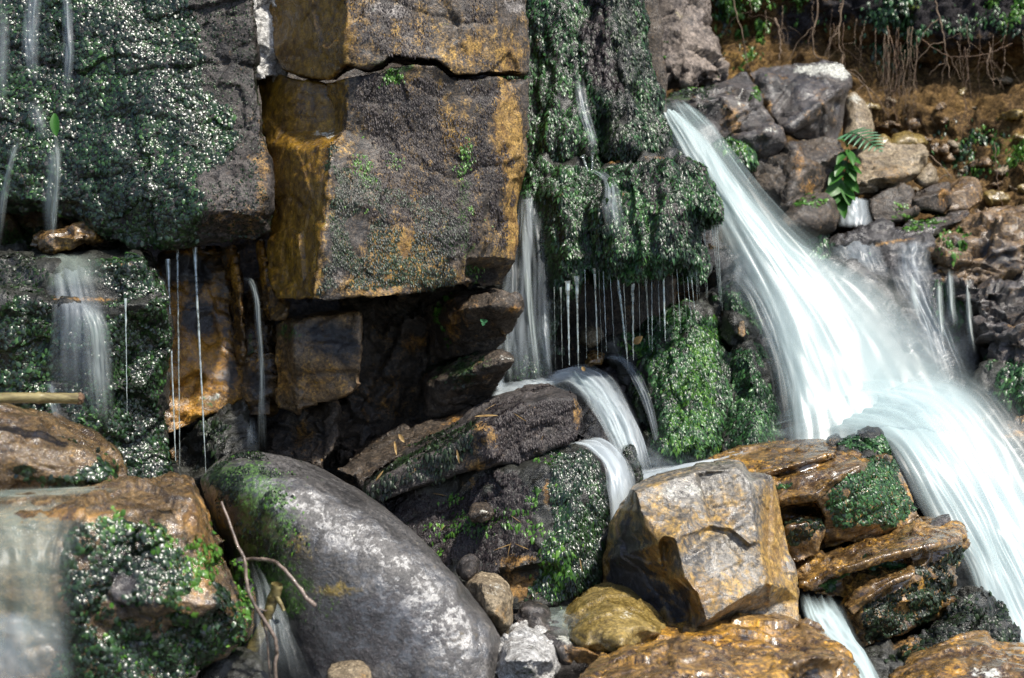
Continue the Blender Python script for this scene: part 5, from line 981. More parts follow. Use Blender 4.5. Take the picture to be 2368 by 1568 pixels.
WM = {}
WM['main'] = water_mat('white_water', .74, .46, 3.4, .4, (.24, .5), (.0, .05), col=(.64, .775, .775), seed=1, fine=.0)
WM['main2'] = water_mat('white_water_loose', .26, .45, 4.5, .4, (.4, .6), (.05, .3), col=(.64, .775, .775), seed=7, fine=.1)
WM['foot'] = water_mat('white_water_foot', .92, .32, 4, .5, (.24, .35), (.25, .0), col=(.64, .775, .775), seed=3, fine=.0)
WM['cascade'] = water_mat('cascade_water', .62, .8, 6, .6, (.3, .4), (.12, .2), col=(.68, .76, .80), seed=11, fine=.1)
WM['veil'] = water_mat('thin_veil_water', .27, .6, 5, .6, (.4, .4), (.18, .4), col=(.62, .70, .75), seed=17, fine=.15)
WM['mist'] = water_mat('spray_mist', .20, .35, 3, .8, (.48, .48), (.45, .45), col=(.72, .81, .83), seed=23, fine=.0)
WM['film'] = water_mat('sliding_film_water', .28, .75, 5, .5, (.3, .6), (.22, .3), col=(.52, .62, .54), seed=29, gloss=.05, fine=.1)
WM['jet'] = water_mat('jet_water', .40, .8, 3, .5, (.45, .45), (.2, .4), col=(.66, .74, .71), seed=31, fine=.15)

A = [(1522, 262, 4.98), (1546, 335, 4.92), (1590, 440, 4.82), (1640, 560, 4.72), (1716, 680, 4.62), (1772, 800, 4.52), (1796, 930, 4.42), (1800, 1060, 4.3)]
B = [(1536, 255, 4.98), (1578, 320, 4.9), (1640, 430, 4.78), (1706, 550, 4.66), (1782, 690, 4.55), (1838, 830, 4.45), (1868, 950, 4.36), (1880, 1060, 4.25)]
C_ = [(1550, 256, 5.0), (1606, 320, 4.92), (1680, 430, 4.78), (1770, 550, 4.66), (1880, 690, 4.56), (1960, 830, 4.47), (2010, 940, 4.4), (2040, 1040, 4.28)]
D_ = [(1562, 260, 5.04), (1628, 325, 4.98), (1712, 435, 4.86), (1826, 555, 4.74), (1980, 670, 4.66), (2080, 790, 4.58), (2150, 900, 4.5), (2200, 1000, 4.4)]
E_ = [(1574, 268, 5.1), (1648, 332, 5.05), (1740, 440, 4.95), (1868, 565, 4.84), (2050, 640, 4.78), (2170, 750, 4.7), (2245, 880, 4.62), (2290, 1000, 4.5)]
wf = sheet('waterfall', [A, B, C_, D_, E_], WM['main'], 90, 160, .012, 2)
sheet('waterfall', [A, B, C_, D_, E_], WM['main2'], 90, 160, .02, 5, .05)
fA = [(1700, 1050, 4.42), (1800, 1020, 4.35), (1920, 1010, 4.26), (2030, 1022, 4.16), (2086, 1090, 4.08), (2138, 1195, 4.02), (2215, 1290, 3.96), (2260, 1420, 3.88), (2360, 1620, 3.75)]
fB = [(1800, 990, 4.5), (1900, 965, 4.45), (2010, 955, 4.36), (2100, 985, 4.24), (2175, 1080, 4.12), (2240, 1190, 4.04), (2300, 1310, 3.96), (2360, 1440, 3.88), (2460, 1640, 3.75)]
fC = [(1880, 960, 4.56), (1980, 920, 4.5), (2090, 905, 4.42), (2180, 940, 4.32), (2260, 1040, 4.2), (2325, 1160, 4.1), (2390, 1280, 4.0), (2470, 1420, 3.9), (2600, 1640, 3.75)]
fD = [(1960, 920, 4.6), (2070, 870, 4.56), (2180, 850, 4.5), (2300, 890, 4.4), (2400, 990, 4.3), (2500, 1110, 4.2), (2620, 1260, 4.08), (2760, 1420, 3.98), (2900, 1640, 3.78)]
sheet('waterfall', [fA, fB, fC, fD], WM['foot'], 80, 140, .015, 8)
sheet('waterfall', [fA, fB, fC, fD], WM['main2'], 80, 140, .025, 9, .05)
# spray on the left margin and right margin of the main fall
sheet('waterfall', [[(1640, 600, 4.62), (1700, 660, 4.55), (1745, 760, 4.48), (1780, 880, 4.4), (1790, 1040, 4.22)], [(1720, 600, 4.6), (1780, 680, 4.5), (1830, 780, 4.42), (1860, 900, 4.34), (1870, 1050, 4.2)]], WM['mist'], 30, 60, .01, 12)
sheet('waterfall', [[(2050, 620, 4.86), (2090, 700, 4.8), (2130, 800, 4.72), (2160, 900, 4.64)], [(2140, 570, 4.98), (2180, 690, 4.86), (2220, 800, 4.74), (2260, 900, 4.64)]], WM['veil'], 50, 70, .02, 13)
sheet('waterfall', [[(2060, 560, 5.02), (2064, 600, 4.98), (2070, 660, 4.92)], [(2110, 555, 5.0), (2112, 600, 4.94), (2120, 660, 4.9)], [(2156, 548, 5.02), (2160, 590, 4.95), (2166, 650, 4.9)]], WM['veil'], 40, 40, .01, 14)
sheet('waterfall', [[(1918, 545, 5.08), (1925, 580, 5.02), (1960, 640, 4.95)], [(1990, 538, 5.08), (2000, 580, 5.0), (2030, 650, 4.92)], [(2040, 545, 5.1), (2050, 590, 5.02), (2080, 660, 4.94)]], WM['veil'], 40, 40, .01, 15)
sheet('waterfall', [[(1932, 462, 5.28), (1934, 490, 5.24), (1936, 528, 5.18)], [(1975, 455, 5.26), (1976, 485, 5.2), (1978, 528, 5.14)], [(2014, 462, 5.28), (2020, 490, 5.22), (2028, 528, 5.16)]], WM['cascade'], 30, 30, .006, 16)
for k, (x0, y0, x1, y1, wd) in enumerate([(2195, 625, 2205, 760, 12), (2235, 640, 2250, 820, 10), (2110, 640, 2122, 740, 14), (2170, 650, 2180, 800, 12)]):
    xm, ym = (x0 + x1) / 2 - 2, (y0 + y1) / 2
    sheet('waterfall', [[(x0 - wd, y0, 4.88), (xm - wd, ym, 4.78), (x1 - wd, y1, 4.7)], [(x0, y0 - 4, 4.86), (xm, ym, 4.75), (x1, y1, 4.67)], [(x0 + wd, y0, 4.88), (xm + wd, ym, 4.78), (x1 + wd, y1, 4.7)]], WM['jet'], 14, 40, .004, 40 + k)
# middle cascade
sheet('waterfall', [[(1235, 905, 4.36), (1290, 890, 4.36), (1322, 905, 4.32), (1360, 950, 4.22), (1402, 1020, 4.12), (1432, 1110, 4.02)], [(1260, 880, 4.4), (1320, 862, 4.4), (1372, 880, 4.33), (1420, 940, 4.22), (1458, 1020, 4.12), (1480, 1110, 4.02)], [(1290, 862, 4.45), (1350, 840, 4.45), (1410, 862, 4.38), (1462, 930, 4.26), (1498, 1010, 4.16), (1524, 1110, 4.04)]], WM['cascade'], 50, 80, .015, 18)
sheet('waterfall', [[(1300, 870, 4.36), (1330, 905, 4.28), (1372, 960, 4.18), (1410, 1030, 4.08), (1440, 1110, 3.98)], [(1360, 848, 4.38), (1410, 890, 4.28), (1450, 950, 4.18), (1478, 1030, 4.08), (1505, 1110, 3.98)]], WM['main2'], 40, 70, .02, 19)
sheet('waterfall', [[(1380, 830, 4.5), (1430, 838, 4.46), (1470, 900, 4.36), (1500, 980, 4.26), (1520, 1080, 4.14)], [(1420, 812, 4.52), (1465, 838, 4.46), (1500, 900, 4.36), (1522, 980, 4.24), (1532, 1080, 4.14)]], WM['veil'], 30, 60, .012, 20)
# pool behind the angular rock and lower run
sheet('stream', [[(1430, 1130, 3.98), (1500, 1110, 4.0), (1620, 1075, 4.02), (1760, 1040, 4.12)], [(1450, 1080, 4.05), (1520, 1080, 4.08), (1640, 1058, 4.12), (1800, 1020, 4.22)]], WM['cascade'], 20, 60, .01, 21)
sheet('waterfall', [[(1300, 1035, 3.84), (1345, 1036, 3.78), (1386, 1072, 3.72), (1402, 1130, 3.68), (1408, 1210, 3.66), (1392, 1300, 3.66)], [(1330, 1022, 3.9), (1380, 1025, 3.84), (1425, 1072, 3.76), (1440, 1130, 3.72), (1440, 1210, 3.7), (1410, 1310, 3.68)], [(1350, 1010, 3.95), (1410, 1014, 3.9), (1462, 1070, 3.82), (1482, 1130, 3.78), (1480, 1210, 3.75), (1440, 1310, 3.72)]], WM['cascade'], 40, 80, .012, 22)
# trickling curtain
for k, (x0, x1, y0, y1, d0, d1, wd, mt) in enumerate([(1206, 1240, 450, 905, 4.5, 4.3, 12, 'jet'), (1216, 1246, 500, 900, 4.48, 4.3, 5, 'jet'), (1180, 1200, 560, 905, 4.55, 4.34, 26, 'veil'), (1165, 1180, 640, 905, 4.55, 4.34, 10, 'jet'), (1258, 1270, 690, 880, 4.4, 4.3, 12, 'veil'), (1150, 1155, 780, 910, 4.5, 4.36, 16, 'cascade'), (1225, 1232, 440, 560, 4.5, 4.46, 22, 'veil')]):
    xm, ym, dmid = (x0 + x1) / 2 - 3, (y0 + y1) / 2, (d0 + d1) / 2 - .03
    sheet('waterfall', [[(x0 - wd, y0, d0), (xm - wd, ym, dmid), (x1 - wd * 1.2, y1, d1)], [(x0, y0, d0 - .02), (xm, ym, dmid - .02), (x1, y1, d1 - .02)], [(x0 + wd, y0, d0), (xm + wd, ym, dmid), (x1 + wd * 1.2, y1, d1)]], WM[mt], 16, 60, .005, 60 + k)
sheet('stream', [[(1130, 925, 4.3), (1200, 905, 4.3), (1280, 895, 4.34)], [(1150, 880, 4.42), (1220, 872, 4.42), (1300, 870, 4.42)]], WM['cascade'], 20, 40, .008, 70)
sheet('waterfall', [[(1200, 440, 4.5), (1180, 600, 4.46), (1150, 780, 4.42), (1136, 915, 4.36)], [(1222, 440, 4.48), (1225, 600, 4.4), (1215, 780, 4.34), (1210, 915, 4.3)], [(1250, 470, 4.46), (1278, 620, 4.38), (1290, 780, 4.32), (1300, 900, 4.3)]], WM['veil'], 60, 80, .012, 69, .02)
# wet glistening runs on the middle moss
sheet('waterfall', [[(1322, 180, 4.56), (1335, 260, 4.5), (1356, 320, 4.44), (1362, 352, 4.42)], [(1350, 175, 4.56), (1366, 260, 4.5), (1382, 320, 4.44), (1385, 352, 4.42)]], WM['veil'], 18, 40, .006, 71, .01)
sheet('waterfall', [[(1350, 400, 4.44), (1395, 430, 4.34), (1395, 490, 4.24), (1410, 560, 4.18)], [(1390, 395, 4.42), (1430, 430, 4.32), (1450, 490, 4.2), (1470, 560, 4.17)]], WM['veil'], 24, 50, .006, 72, .015)
# small spout left of the centre
sheet('waterfall', [[(552, 650, 4.1), (572, 652, 4.02), (584, 690, 3.98), (590, 760, 3.96), (598, 850, 3.95), (596, 960, 3.93), (588, 1052, 3.92)], [(560, 640, 4.1), (586, 646, 4.0), (602, 690, 3.96), (606, 760, 3.94), (612, 850, 3.93), (616, 960, 3.91), (624, 1052, 3.9)]], WM['jet'], 22, 90, .004, 73)
sheet('waterfall', [[(574, 960, 4.0), (568, 1000, 3.98), (562, 1055, 3.95)], [(590, 960, 3.98), (598, 1000, 3.96), (606, 1055, 3.93)]], WM['mist'], 16, 30, .004, 74)
# veils on the left ledge
sheet('waterfall', [[(90, 598, 3.9), (100, 630, 3.80), (110, 690, 3.74), (120, 720, 3.66), (110, 850, 3.64), (108, 960, 3.62)], [(150, 600, 3.88), (165, 630, 3.77), (180, 690, 3.71), (190, 720, 3.63), (195, 850, 3.62), (200, 1000, 3.6)], [(210, 600, 3.88), (225, 630, 3.77), (240, 690, 3.72), (258, 730, 3.64), (265, 850, 3.63), (262, 1040, 3.6)]], WM['veil'], 44, 90, .008, 76)
sheet('waterfall', [[(170, 700, 3.62), (190, 760, 3.58), (200, 860, 3.58), (205, 960, 3.58)], [(230, 700, 3.62), (258, 760, 3.58), (266, 860, 3.58), (275, 1040, 3.58)]], WM['jet'], 26, 60, .006, 77)
sheet('stream', [[(70, 600, 3.9), (110, 632, 3.78), (100, 684, 3.73)], [(150, 596, 3.9), (175, 620, 3.77), (180, 682, 3.72)], [(230, 596, 3.9), (260, 616, 3.78), (275, 684, 3.72)]], WM['film'], 30, 40, .006, 78, .012)
sheet('waterfall', [[(108, 880, 3.66), (112, 930, 3.62), (125, 1000, 3.6)], [(128, 880, 3.64), (140, 930, 3.6), (160, 1010, 3.58)]], WM['veil'], 14, 30, .004, 79)
# jets in the upper left
for k, (pts, wd, mt) in enumerate([([(85, -40, 3.78), (75, 40, 3.76), (72, 120, 3.74), (80, 200, 3.73)], 22, 'veil'), ([(150, -40, 3.78), (158, 60, 3.76), (160, 140, 3.74), (150, 240, 3.73)], 14, 'veil'), ([(70, 220, 3.74), (90, 280, 3.73), (100, 330, 3.73)], 24, 'mist'),
                                ([(120, 330, 3.76), (122, 400, 3.77), (118, 470, 3.8), (116, 590, 3.84)], 22, 'jet'), ([(45, 320, 3.76), (24, 380, 3.77), (8, 460, 3.8), (-4, 590, 3.84)], 12, 'jet'), ([(8, -40, 3.78), (6, 120, 3.76), (4, 280, 3.74)], 20, 'mist'), ([(128, 310, 3.75), (134, 400, 3.76), (126, 500, 3.8), (120, 580, 3.84)], 7, 'jet')]):
    n_ = len(pts)
    f = lambda i: (1.5 if mt == 'jet' and i == 0 else 1.0 if i < n_ - 1 else .55)
    sheet('waterfall', [[(p[0] - wd * f(i), p[1], p[2]) for i, p in enumerate(pts)], [(p[0], p[1], p[2] - .015) for p in pts], [(p[0] + wd * f(i), p[1], p[2]) for i, p in enumerate(pts)]], WM[mt], 18, 60, .005, 80 + k)
# water over the near block
sheet('stream', [[(-200, 1160, 3.1), (-150, 1210, 2.74), (-140, 1300, 2.62), (-130, 1450, 2.6), (-120, 1640, 2.58)], [(-20, 1150, 3.1), (0, 1205, 2.74), (20, 1300, 2.63), (20, 1450, 2.61), (20, 1640, 2.58)], [(160, 1146, 3.08), (140, 1195, 2.76), (120, 1290, 2.66), (120, 1450, 2.63), (130, 1640, 2.6)], [(330, 1140, 3.02), (250, 1180, 2.78), (190, 1270, 2.69), (185, 1430, 2.66), (210, 1640, 2.62)]], WM['film'], 50, 90, .01, 90)
sheet('waterfall', [[(-150, 1420, 2.58), (-140, 1500, 2.57), (-130, 1660, 2.55)], [(20, 1410, 2.58), (30, 1500, 2.57), (40, 1660, 2.55)], [(170, 1410, 2.62), (190, 1500, 2.6), (215, 1660, 2.57)]], WM['veil'], 40, 50, .008, 91)
sheet('stream', [[(-240, 1140, 3.16), (-60, 1138, 3.14), (150, 1134, 3.12), (340, 1126, 3.09)], [(-240, 1180, 2.9), (-60, 1176, 2.9), (120, 1166, 2.92), (300, 1150, 2.95)]], WM['film'], 24, 60, .006, 92, .01)
# water in the gap by the twig
sheet('stream', [[(562, 1290, 3.2), (575, 1380, 3.12), (570, 1460, 3.06), (560, 1600, 2.98)], [(590, 1290, 3.2), (625, 1380, 3.12), (640, 1460, 3.06), (660, 1600, 2.98)], [(610, 1330, 3.2), (665, 1420, 3.12), (700, 1500, 3.06), (750, 1620, 2.98)]], WM['mist'], 34, 60, .012, 93)
# chute at the bottom right
sheet('stream', [[(1840, 1375, 3.62), (1856, 1430, 3.5), (1880, 1470, 3.42), (1960, 1540, 3.25), (2000, 1640, 3.1)], [(1880, 1372, 3.64), (1905, 1425, 3.5), (1940, 1470, 3.42), (2000, 1540, 3.28), (2050, 1640, 3.12)], [(1930, 1375, 3.64), (1955, 1405, 3.56), (1985, 1470, 3.46), (2020, 1540, 3.32), (2075, 1640, 3.14)]], WM['foot'], 40, 70, .012, 94)
# bubbling pool at the foot of the mossy wall
sheet('stream', [[(1200, 1420, 3.46), (1290, 1405, 3.5), (1400, 1345, 3.66)], [(1220, 1450, 3.36), (1310, 1440, 3.4), (1410, 1400, 3.58)], [(1260, 1500, 3.24), (1330, 1500, 3.26), (1420, 1480, 3.36)]], WM['film'], 30, 50, .02, 95)

# spray where the water lands
for k, (x, y, dd, rx, ry) in enumerate([(1880, 1010, 4.1, 150, 60), (1960, 990, 4.05, 150, 70), (2120, 960, 4.2, 160, 80), (2280, 1180, 3.9, 150, 150), (1560, 1085, 4.0, 110, 40), (1500, 1060, 3.95, 60, 60), (1270, 900, 4.25, 90, 40), (2140, 820, 4.55, 120, 140), (1330, 1440, 3.3, 90, 34), (2280, 1480, 3.7, 110, 120), (1720, 640, 4.55, 80, 90)]):
    sheet('waterfall', [[(x + rx * u, y + ry * v, dd + .06 * abs(u) + .03 * v) for v in (-1, -.3, .4, 1)] for u in (-1, -.35, .35, 1)], WM['mist'], 24, 24, .02, 120 + k)

# threads of water, each a body of its own
def tube(name, pts, radii, mat, parent=None, sides=7, n=None, wob=0.0, seed=0):
    pts = catmull(pts, n) if n else np.array(pts, float)
    radii = np.interp(np.linspace(0, 1, len(pts)), np.linspace(0, 1, len(radii)), radii)
    if wob:
        tt = np.linspace(0, len(pts) / 3.0, len(pts))
        q = np.stack([tt, np.full_like(tt, seed * 3.1), np.zeros_like(tt)], 1)
        pts = pts + wob * np.stack([perlin(q, seed), perlin(q + 9, seed + 1), perlin(q + 21, seed + 2)], 1)
    T = np.gradient(pts, axis=0)
    T /= np.linalg.norm(T, axis=1)[:, None] + 1e-12
    ref = np.array([.37, .8, .47])
    B1 = np.cross(T, ref); B1 /= np.linalg.norm(B1, axis=1)[:, None] + 1e-9
    B2 = np.cross(T, B1)
    an = np.linspace(0, 2 * math.pi, sides, endpoint=False)
    V = pts[:, None] + radii[:, None, None] * (B1[:, None] * np.cos(an)[None, :, None] + B2[:, None] * np.sin(an)[None, :, None])
    m = len(pts)
    i = np.arange(m * sides).reshape(m, sides)
    F = np.stack([i[:-1], np.roll(i, -1, 1)[:-1], np.roll(i, -1, 1)[1:], i[1:]], -1).reshape(-1, 4)
    V = V.reshape(-1, 3)
    c0, c1 = len(V), len(V) + 1
    V = np.concatenate([V, pts[:1], pts[-1:]])
    caps = [(i[0, (k + 1) % sides], i[0, k], c0, c0) for k in range(0)]
    return mesh_np(name, V[:c0], F, mat, parent, True)

def thread(x0, y0, x1, y1, d0, d1, r, label, group, seed):
    n = 40
    t = np.linspace(0, 1, n)
    pts = np.array([P(x0 + (x1 - x0) * q, y0 + (y1 - y0) * q, d0 + (d1 - d0) * q) for q in t])
    rad = r * (.75 + .55 * np.exp(-t * 9) * 2.2 + .22 * np.sin(t * 9 + seed) * np.exp(-t * 1.5))
    rad = rad * np.interp(t, [0, .75, 1], [1.15, .8, .3]) * (1 + .5 * perlin(np.stack([t * 14, t * 0 + seed, t * 0], 1), 3))
    o = tube('water_thread', pts, rad, M['strand'], None, 8, None, .0012, seed)
    tag(o, label, 'water thread', group)
G1 = 'water threads dripping from the moss shelf'
for k, (x0, y0, x1, y1, r) in enumerate([(1312, 676, 1316, 852, .0062), (1333, 664, 1337, 846, .0058), (1374, 646, 1382, 832, .0045), (1384, 650, 1392, 822, .0018), (1394, 645, 1402, 810, .0034), (1426, 648, 1450, 836, .0062), (1462, 650, 1464, 826, .0065), (1492, 646, 1501, 806, .0046), (1506, 646, 1508, 800, .0036), (1533, 648, 1538, 786, .0052), (1553, 644, 1560, 778, .0014), (1577, 634, 1590, 770, .0014), (1586, 636, 1598, 740, .0016), (1597, 648, 1606, 712, .004), (1609, 640, 1612, 704, .0026), (1608, 620, 1618, 700, .0012), (1352, 650, 1356, 820, .0022), (1410, 652, 1420, 800, .0016), (1440, 650, 1452, 842, .002), (1476, 652, 1480, 790, .0018), (1520, 648, 1526, 770, .002), (1564, 640, 1574, 760, .0022), (1296, 690, 1300, 850, .003), (1281, 690, 1284, 860, .0018)]):
    thread(x0, y0 - 26, x1, y1 + (k * 37 % 23) - 8, 4.29 + .004 * (k % 3), 4.27 + .02 * (k % 4), r * (.72 if r > .004 else .5), 'clear thread of falling water under the dripping rim of the moss shelf', G1, k)
G2 = 'fine water threads under the right tip of the moss shelf'
for k, (x0, y0, x1, y1, r) in enumerate([(1620, 545, 1634, 690, .0013), (1628, 530, 1636, 688, .0014), (1645, 516, 1664, 700, .0015), (1651, 514, 1667, 706, .0012), (1657, 514, 1670, 720, .0014)]):
    thread(x0, y0, x1, y1, 4.40, 4.46, r, 'very fine water thread under the right tip of the moss shelf', G2, 30 + k)
for k, (x0, y0, x1, y1, r, lb) in enumerate([(388, 600, 408, 1120, .0034, 'leftmost of the three long water threads before the orange slab'), (410, 562, 416, 1110, .003, 'middle one of the three long water threads before the orange slab'), (450, 572, 476, 1095, .0038, 'rightmost of the three long water threads before the orange slab')]):
    thread(x0, y0, x1, y1, 3.98, 3.92, r, lb, 'long water threads before the orange slab', 40 + k)
thread(290, 690, 294, 960, 3.63, 3.62, .0018, 'single fine water thread over the mossy left ledge', None, 50)
for k, (x0, y0, x1, y1, lb) in enumerate([(1346, 360, 1360, 398, 'left of two short water threads in the moss cliff hollow'), (1370, 355, 1368, 400, 'right of two short water threads in the moss cliff hollow')]):
    thread(x0, y0, x1, y1, 4.46, 4.44, .004, lb, 'short water threads in the moss cliff hollow', 60 + k)
# ------------------------------------------------------------------ twigs, cane, roots, leaves, pebbles
def empty(name, loc, label, cat, group=None):
    o = bpy.data.objects.new(name, None)
    COL.objects.link(o)
    o.location = loc
    return tag(o, label, cat, group)
def PL(l): return [P(*p) for p in l]

# cut cane
c0 = P(-160, 926, 3.14); c1 = P(186, 922, 3.2)
cane = empty('cane', c1, 'cut length of brown cane poking in from the left edge', 'cane')
bpy.context.view_layer.update()
n = 40
t = np.linspace(0, 1, n)
pts = np.array([c0 + (c1 - c0) * q + np.array([0, 0, .004 * math.sin(q * 3)]) for q in t])
rad = np.full(n, .0125)
for q in (.72, .985): rad += .0025 * np.exp(-((t - q) / .012) ** 2)
rad += .0006 * perlin(np.stack([t * 30, t * 0, t * 0], 1), 3)
tube('stalk', pts, rad, M['cane'], cane, 14)
bm = bmesh.new()
bmesh.ops.create_icosphere(bm, subdivisions=3, radius=.0145)
for v in bm.verts: v.co.x *= .55
me = bpy.data.meshes.new('ragged_end'); bm.to_mesh(me); bm.free()
q = np.empty(len(me.vertices) * 3, np.float32); me.vertices.foreach_get('co', q); q = q.reshape(-1, 3).astype(float)
q = q * (1 + .35 * fbm(q * 120, 2, 4))[:, None]
me.vertices.foreach_set('co', q.astype(np.float32).ravel()); me.update()
me.materials.append(M['rootdark'])
e = bpy.data.objects.new('ragged_end', me); COL.objects.link(e); e.parent = cane

# forked twig in the near left
tg = empty('twig', P(636, 1568, 2.93), 'thin bare forked twig standing in front of the big pale boulder', 'twig')
tube('stem', PL([(512, 1160, 3.0), (532, 1215, 2.98), (553, 1269, 2.96), (566, 1294, 2.95), (570, 1340, 2.94), (578, 1378, 2.93), (602, 1421, 2.93), (631, 1466, 2.93), (640, 1500, 2.93), (638, 1523, 2.93), (636, 1600, 2.92)]), [.003, .0036, .004, .004, .0042, .0042], M['twig'], tg, 8, 60, .003, 1)
tube('side_branch', PL([(567, 1294, 2.95), (600, 1292, 2.94), (634, 1299, 2.92), (662, 1322, 2.9), (690, 1357, 2.89), (712, 1386, 2.88), (728, 1399, 2.88)]), [.0036, .0038, .0042, .0042, .0048, .0056], M['twig'], tg, 8, 50, .003, 2)
tube('side_branch', PL([(602, 1421, 2.93), (612, 1450, 2.94), (620, 1500, 2.94), (624, 1590, 2.94)]), [.0022, .0026, .0026], M['twig'], tg, 6, 30, .003, 3)
tube('side_branch', PL([(592, 1405, 2.93), (612, 1412, 2.93), (618, 1410, 2.93)]), [.0018, .0014], M['twig'], tg, 6, 10)
# stub of a dead branch
sb = empty('branch_stub', P(585, 1490, 3.1), 'stubby pale dead branch in the water behind the thin twig', 'branch')
tube('stem', PL([(642, 1350, 3.06), (632, 1385, 3.07), (616, 1430, 3.08), (585, 1500, 3.1)]), [.013, .013, .012, .015], M['cane'], sb, 12, 24, .004, 5)
tube('side_branch', PL([(636, 1375, 3.06), (648, 1395, 3.06), (656, 1412, 3.06)]), [.007, .005, .004], M['cane'], sb, 8, 12)
# a leaf shape
def leaf_obj(name, base, tip, width, mat, normal=(0, -1, .3), curl=.15, parent=None, label=None, cat='leaf', group=None):
    base, tip = np.array(base), np.array(tip)
    ax = tip - base
    L = np.linalg.norm(ax)
    ax = ax / L
    nr = np.array(normal, float); nr -= ax * (nr @ ax); nr /= np.linalg.norm(nr)
    sd_ = np.cross(ax, nr)
    nu, nv = 5, 12
    V = []
    for j in range(nv):
        v = j / (nv - 1)
        wd = width * (math.sin(math.pi * min(1, v * .94 + .04)) ** .8)
        for i in range(nu):
            u = i / (nu - 1) * 2 - 1
            V.append(base + ax * L * v + sd_ * u * wd * .5 + nr * (abs(u) * wd * .18 - curl * L * (v - .3) ** 2))
    idx = np.arange(nu * nv).reshape(nv, nu)
    F = np.stack([idx[:-1, :-1], idx[:-1, 1:], idx[1:, 1:], idx[1:, :-1]], -1).reshape(-1, 4)
    V = np.array(V)
    V = np.concatenate([V, V - nr * .0006])
    F = np.concatenate([F, F[:, ::-1] + nu * nv])
    o = mesh_np(name, V, F, mat, parent, True)
    if label: tag(o, label, cat, group)
    return o
leaf_obj('leaf', P(126, 262, 3.68), P(129, 314, 3.66), .026, M['leaf'], label='single green leaf stuck in the thin jets at the upper left')
leaf_obj('dead_leaf', P(1098, 963, 3.66), P(1150, 960, 3.64), .008, M['deadleaf'], (0, -.6, 1), .05, label='narrow yellow dead leaf lying on the tilted slab')
leaf_obj('dead_leaf', P(912, 1020, 3.9), P(916, 1050, 3.85), .007, M['deadleaf'], label='curled pale dead leaf hanging in the shade left of the tilted slab')
leaf_obj('dead_leaf', P(922, 1004, 3.9), P(934, 1022, 3.88), .012, M['deadleaf'], label='small yellowish dead leaf in the litter above the tilted slab')
leaf_obj('dead_leaf', P(1056, 1040, 3.62), P(1062, 1072, 3.62), .006, M['deadleaf'], label='pale sliver of dead leaf upright on the front of the tilted slab')
leaf_obj('dead_leaf', P(868, 1112, 3.66), P(886, 1088, 3.66), .005, M['deadleaf'], label='thin yellow dead leaf near the low left end of the tilted slab')
leaf_obj('dead_leaf', P(1465, 795, 4.25), P(1484, 778, 4.23), .022, M['deadleaf'], label='folded orange dead leaf on top of the green moss mound')
leaf_obj('dead_leaf', P(1346, 1322, 3.5), P(1340, 1290, 3.5), .003, M['deadleaf'], label='upright dry needle in the bright moss right of the mossy face')
leaf_obj('dead_leaf', P(1345, 848, 4.0), P(1352, 858, 4.0), .012, M['deadleaf'], label='brown dead leaf at the head of the middle cascade')
dg = bpy.context.evaluated_depsgraph_get(); dg.update()
rq = random.Random(21)
for (host, x0, x1, y0, y1, lb, gp) in [(sl, 900, 1300, 930, 1120, 'dry pine needle lying on the long tilted slab', 'dry needles on the tilted slab'), (lw, 940, 1240, 1130, 1290, 'dry pine needle caught on the dark mossy rock face', 'dry needles on the mossy face')]:
    ev = host.evaluated_get(dg)
    k = 0
    for _ in range(60):
        if k >= 9: break
        o_ = Vector(CAM) - host.location
        hit, loc, nr_, _i = ev.ray_cast(o_, (Vector(P(rq.uniform(x0, x1), rq.uniform(y0, y1), 4)) - Vector(CAM)).normalized())
        if not hit: continue
        loc = np.array(loc + host.location); nr_ = np.array(nr_)
        dv = np.array([rq.uniform(-1, 1), rq.uniform(-.3, .3), rq.uniform(-1, .4)]); dv -= nr_ * (dv @ nr_); dv /= np.linalg.norm(dv)
        leaf_obj('pine_needle', loc + nr_ * .004, loc + nr_ * .006 + dv * rq.uniform(.03, .055), rq.uniform(.0016, .003), M['deadleaf'], nr_, .06, None, lb, 'needle', gp)
        k += 1
# fern frond
fr = empty('fern', P(1950, 330, 5.35), 'pale green fern frond arching over the flat topped brown boulder', 'fern')
cl = catmull(PL([(1945, 318, 5.35), (1968, 308, 5.28), (1995, 318, 5.22), (2018, 334, 5.18), (2040, 352, 5.14)]), 22)
tube('stem', cl, [.003, .0012], M['fern'], fr, 6)
for k in range(2, 21, 2):
    for s in (-1, 1):
        tn = cl[min(k + 1, 21)] - cl[k - 1]; tn /= np.linalg.norm(tn)
        sdv = np.cross(tn, np.array([0, -.7, .7])); sdv /= np.linalg.norm(sdv)
        ln = .062 * math.sin(math.pi * min(1, .22 + k / 27))
        leaf_obj('leaflet', cl[k], cl[k] + (sdv * s * .9 + tn * .45) * ln * 1.25, .0085, M['fern'], (0, -.7, .7), .2, fr)
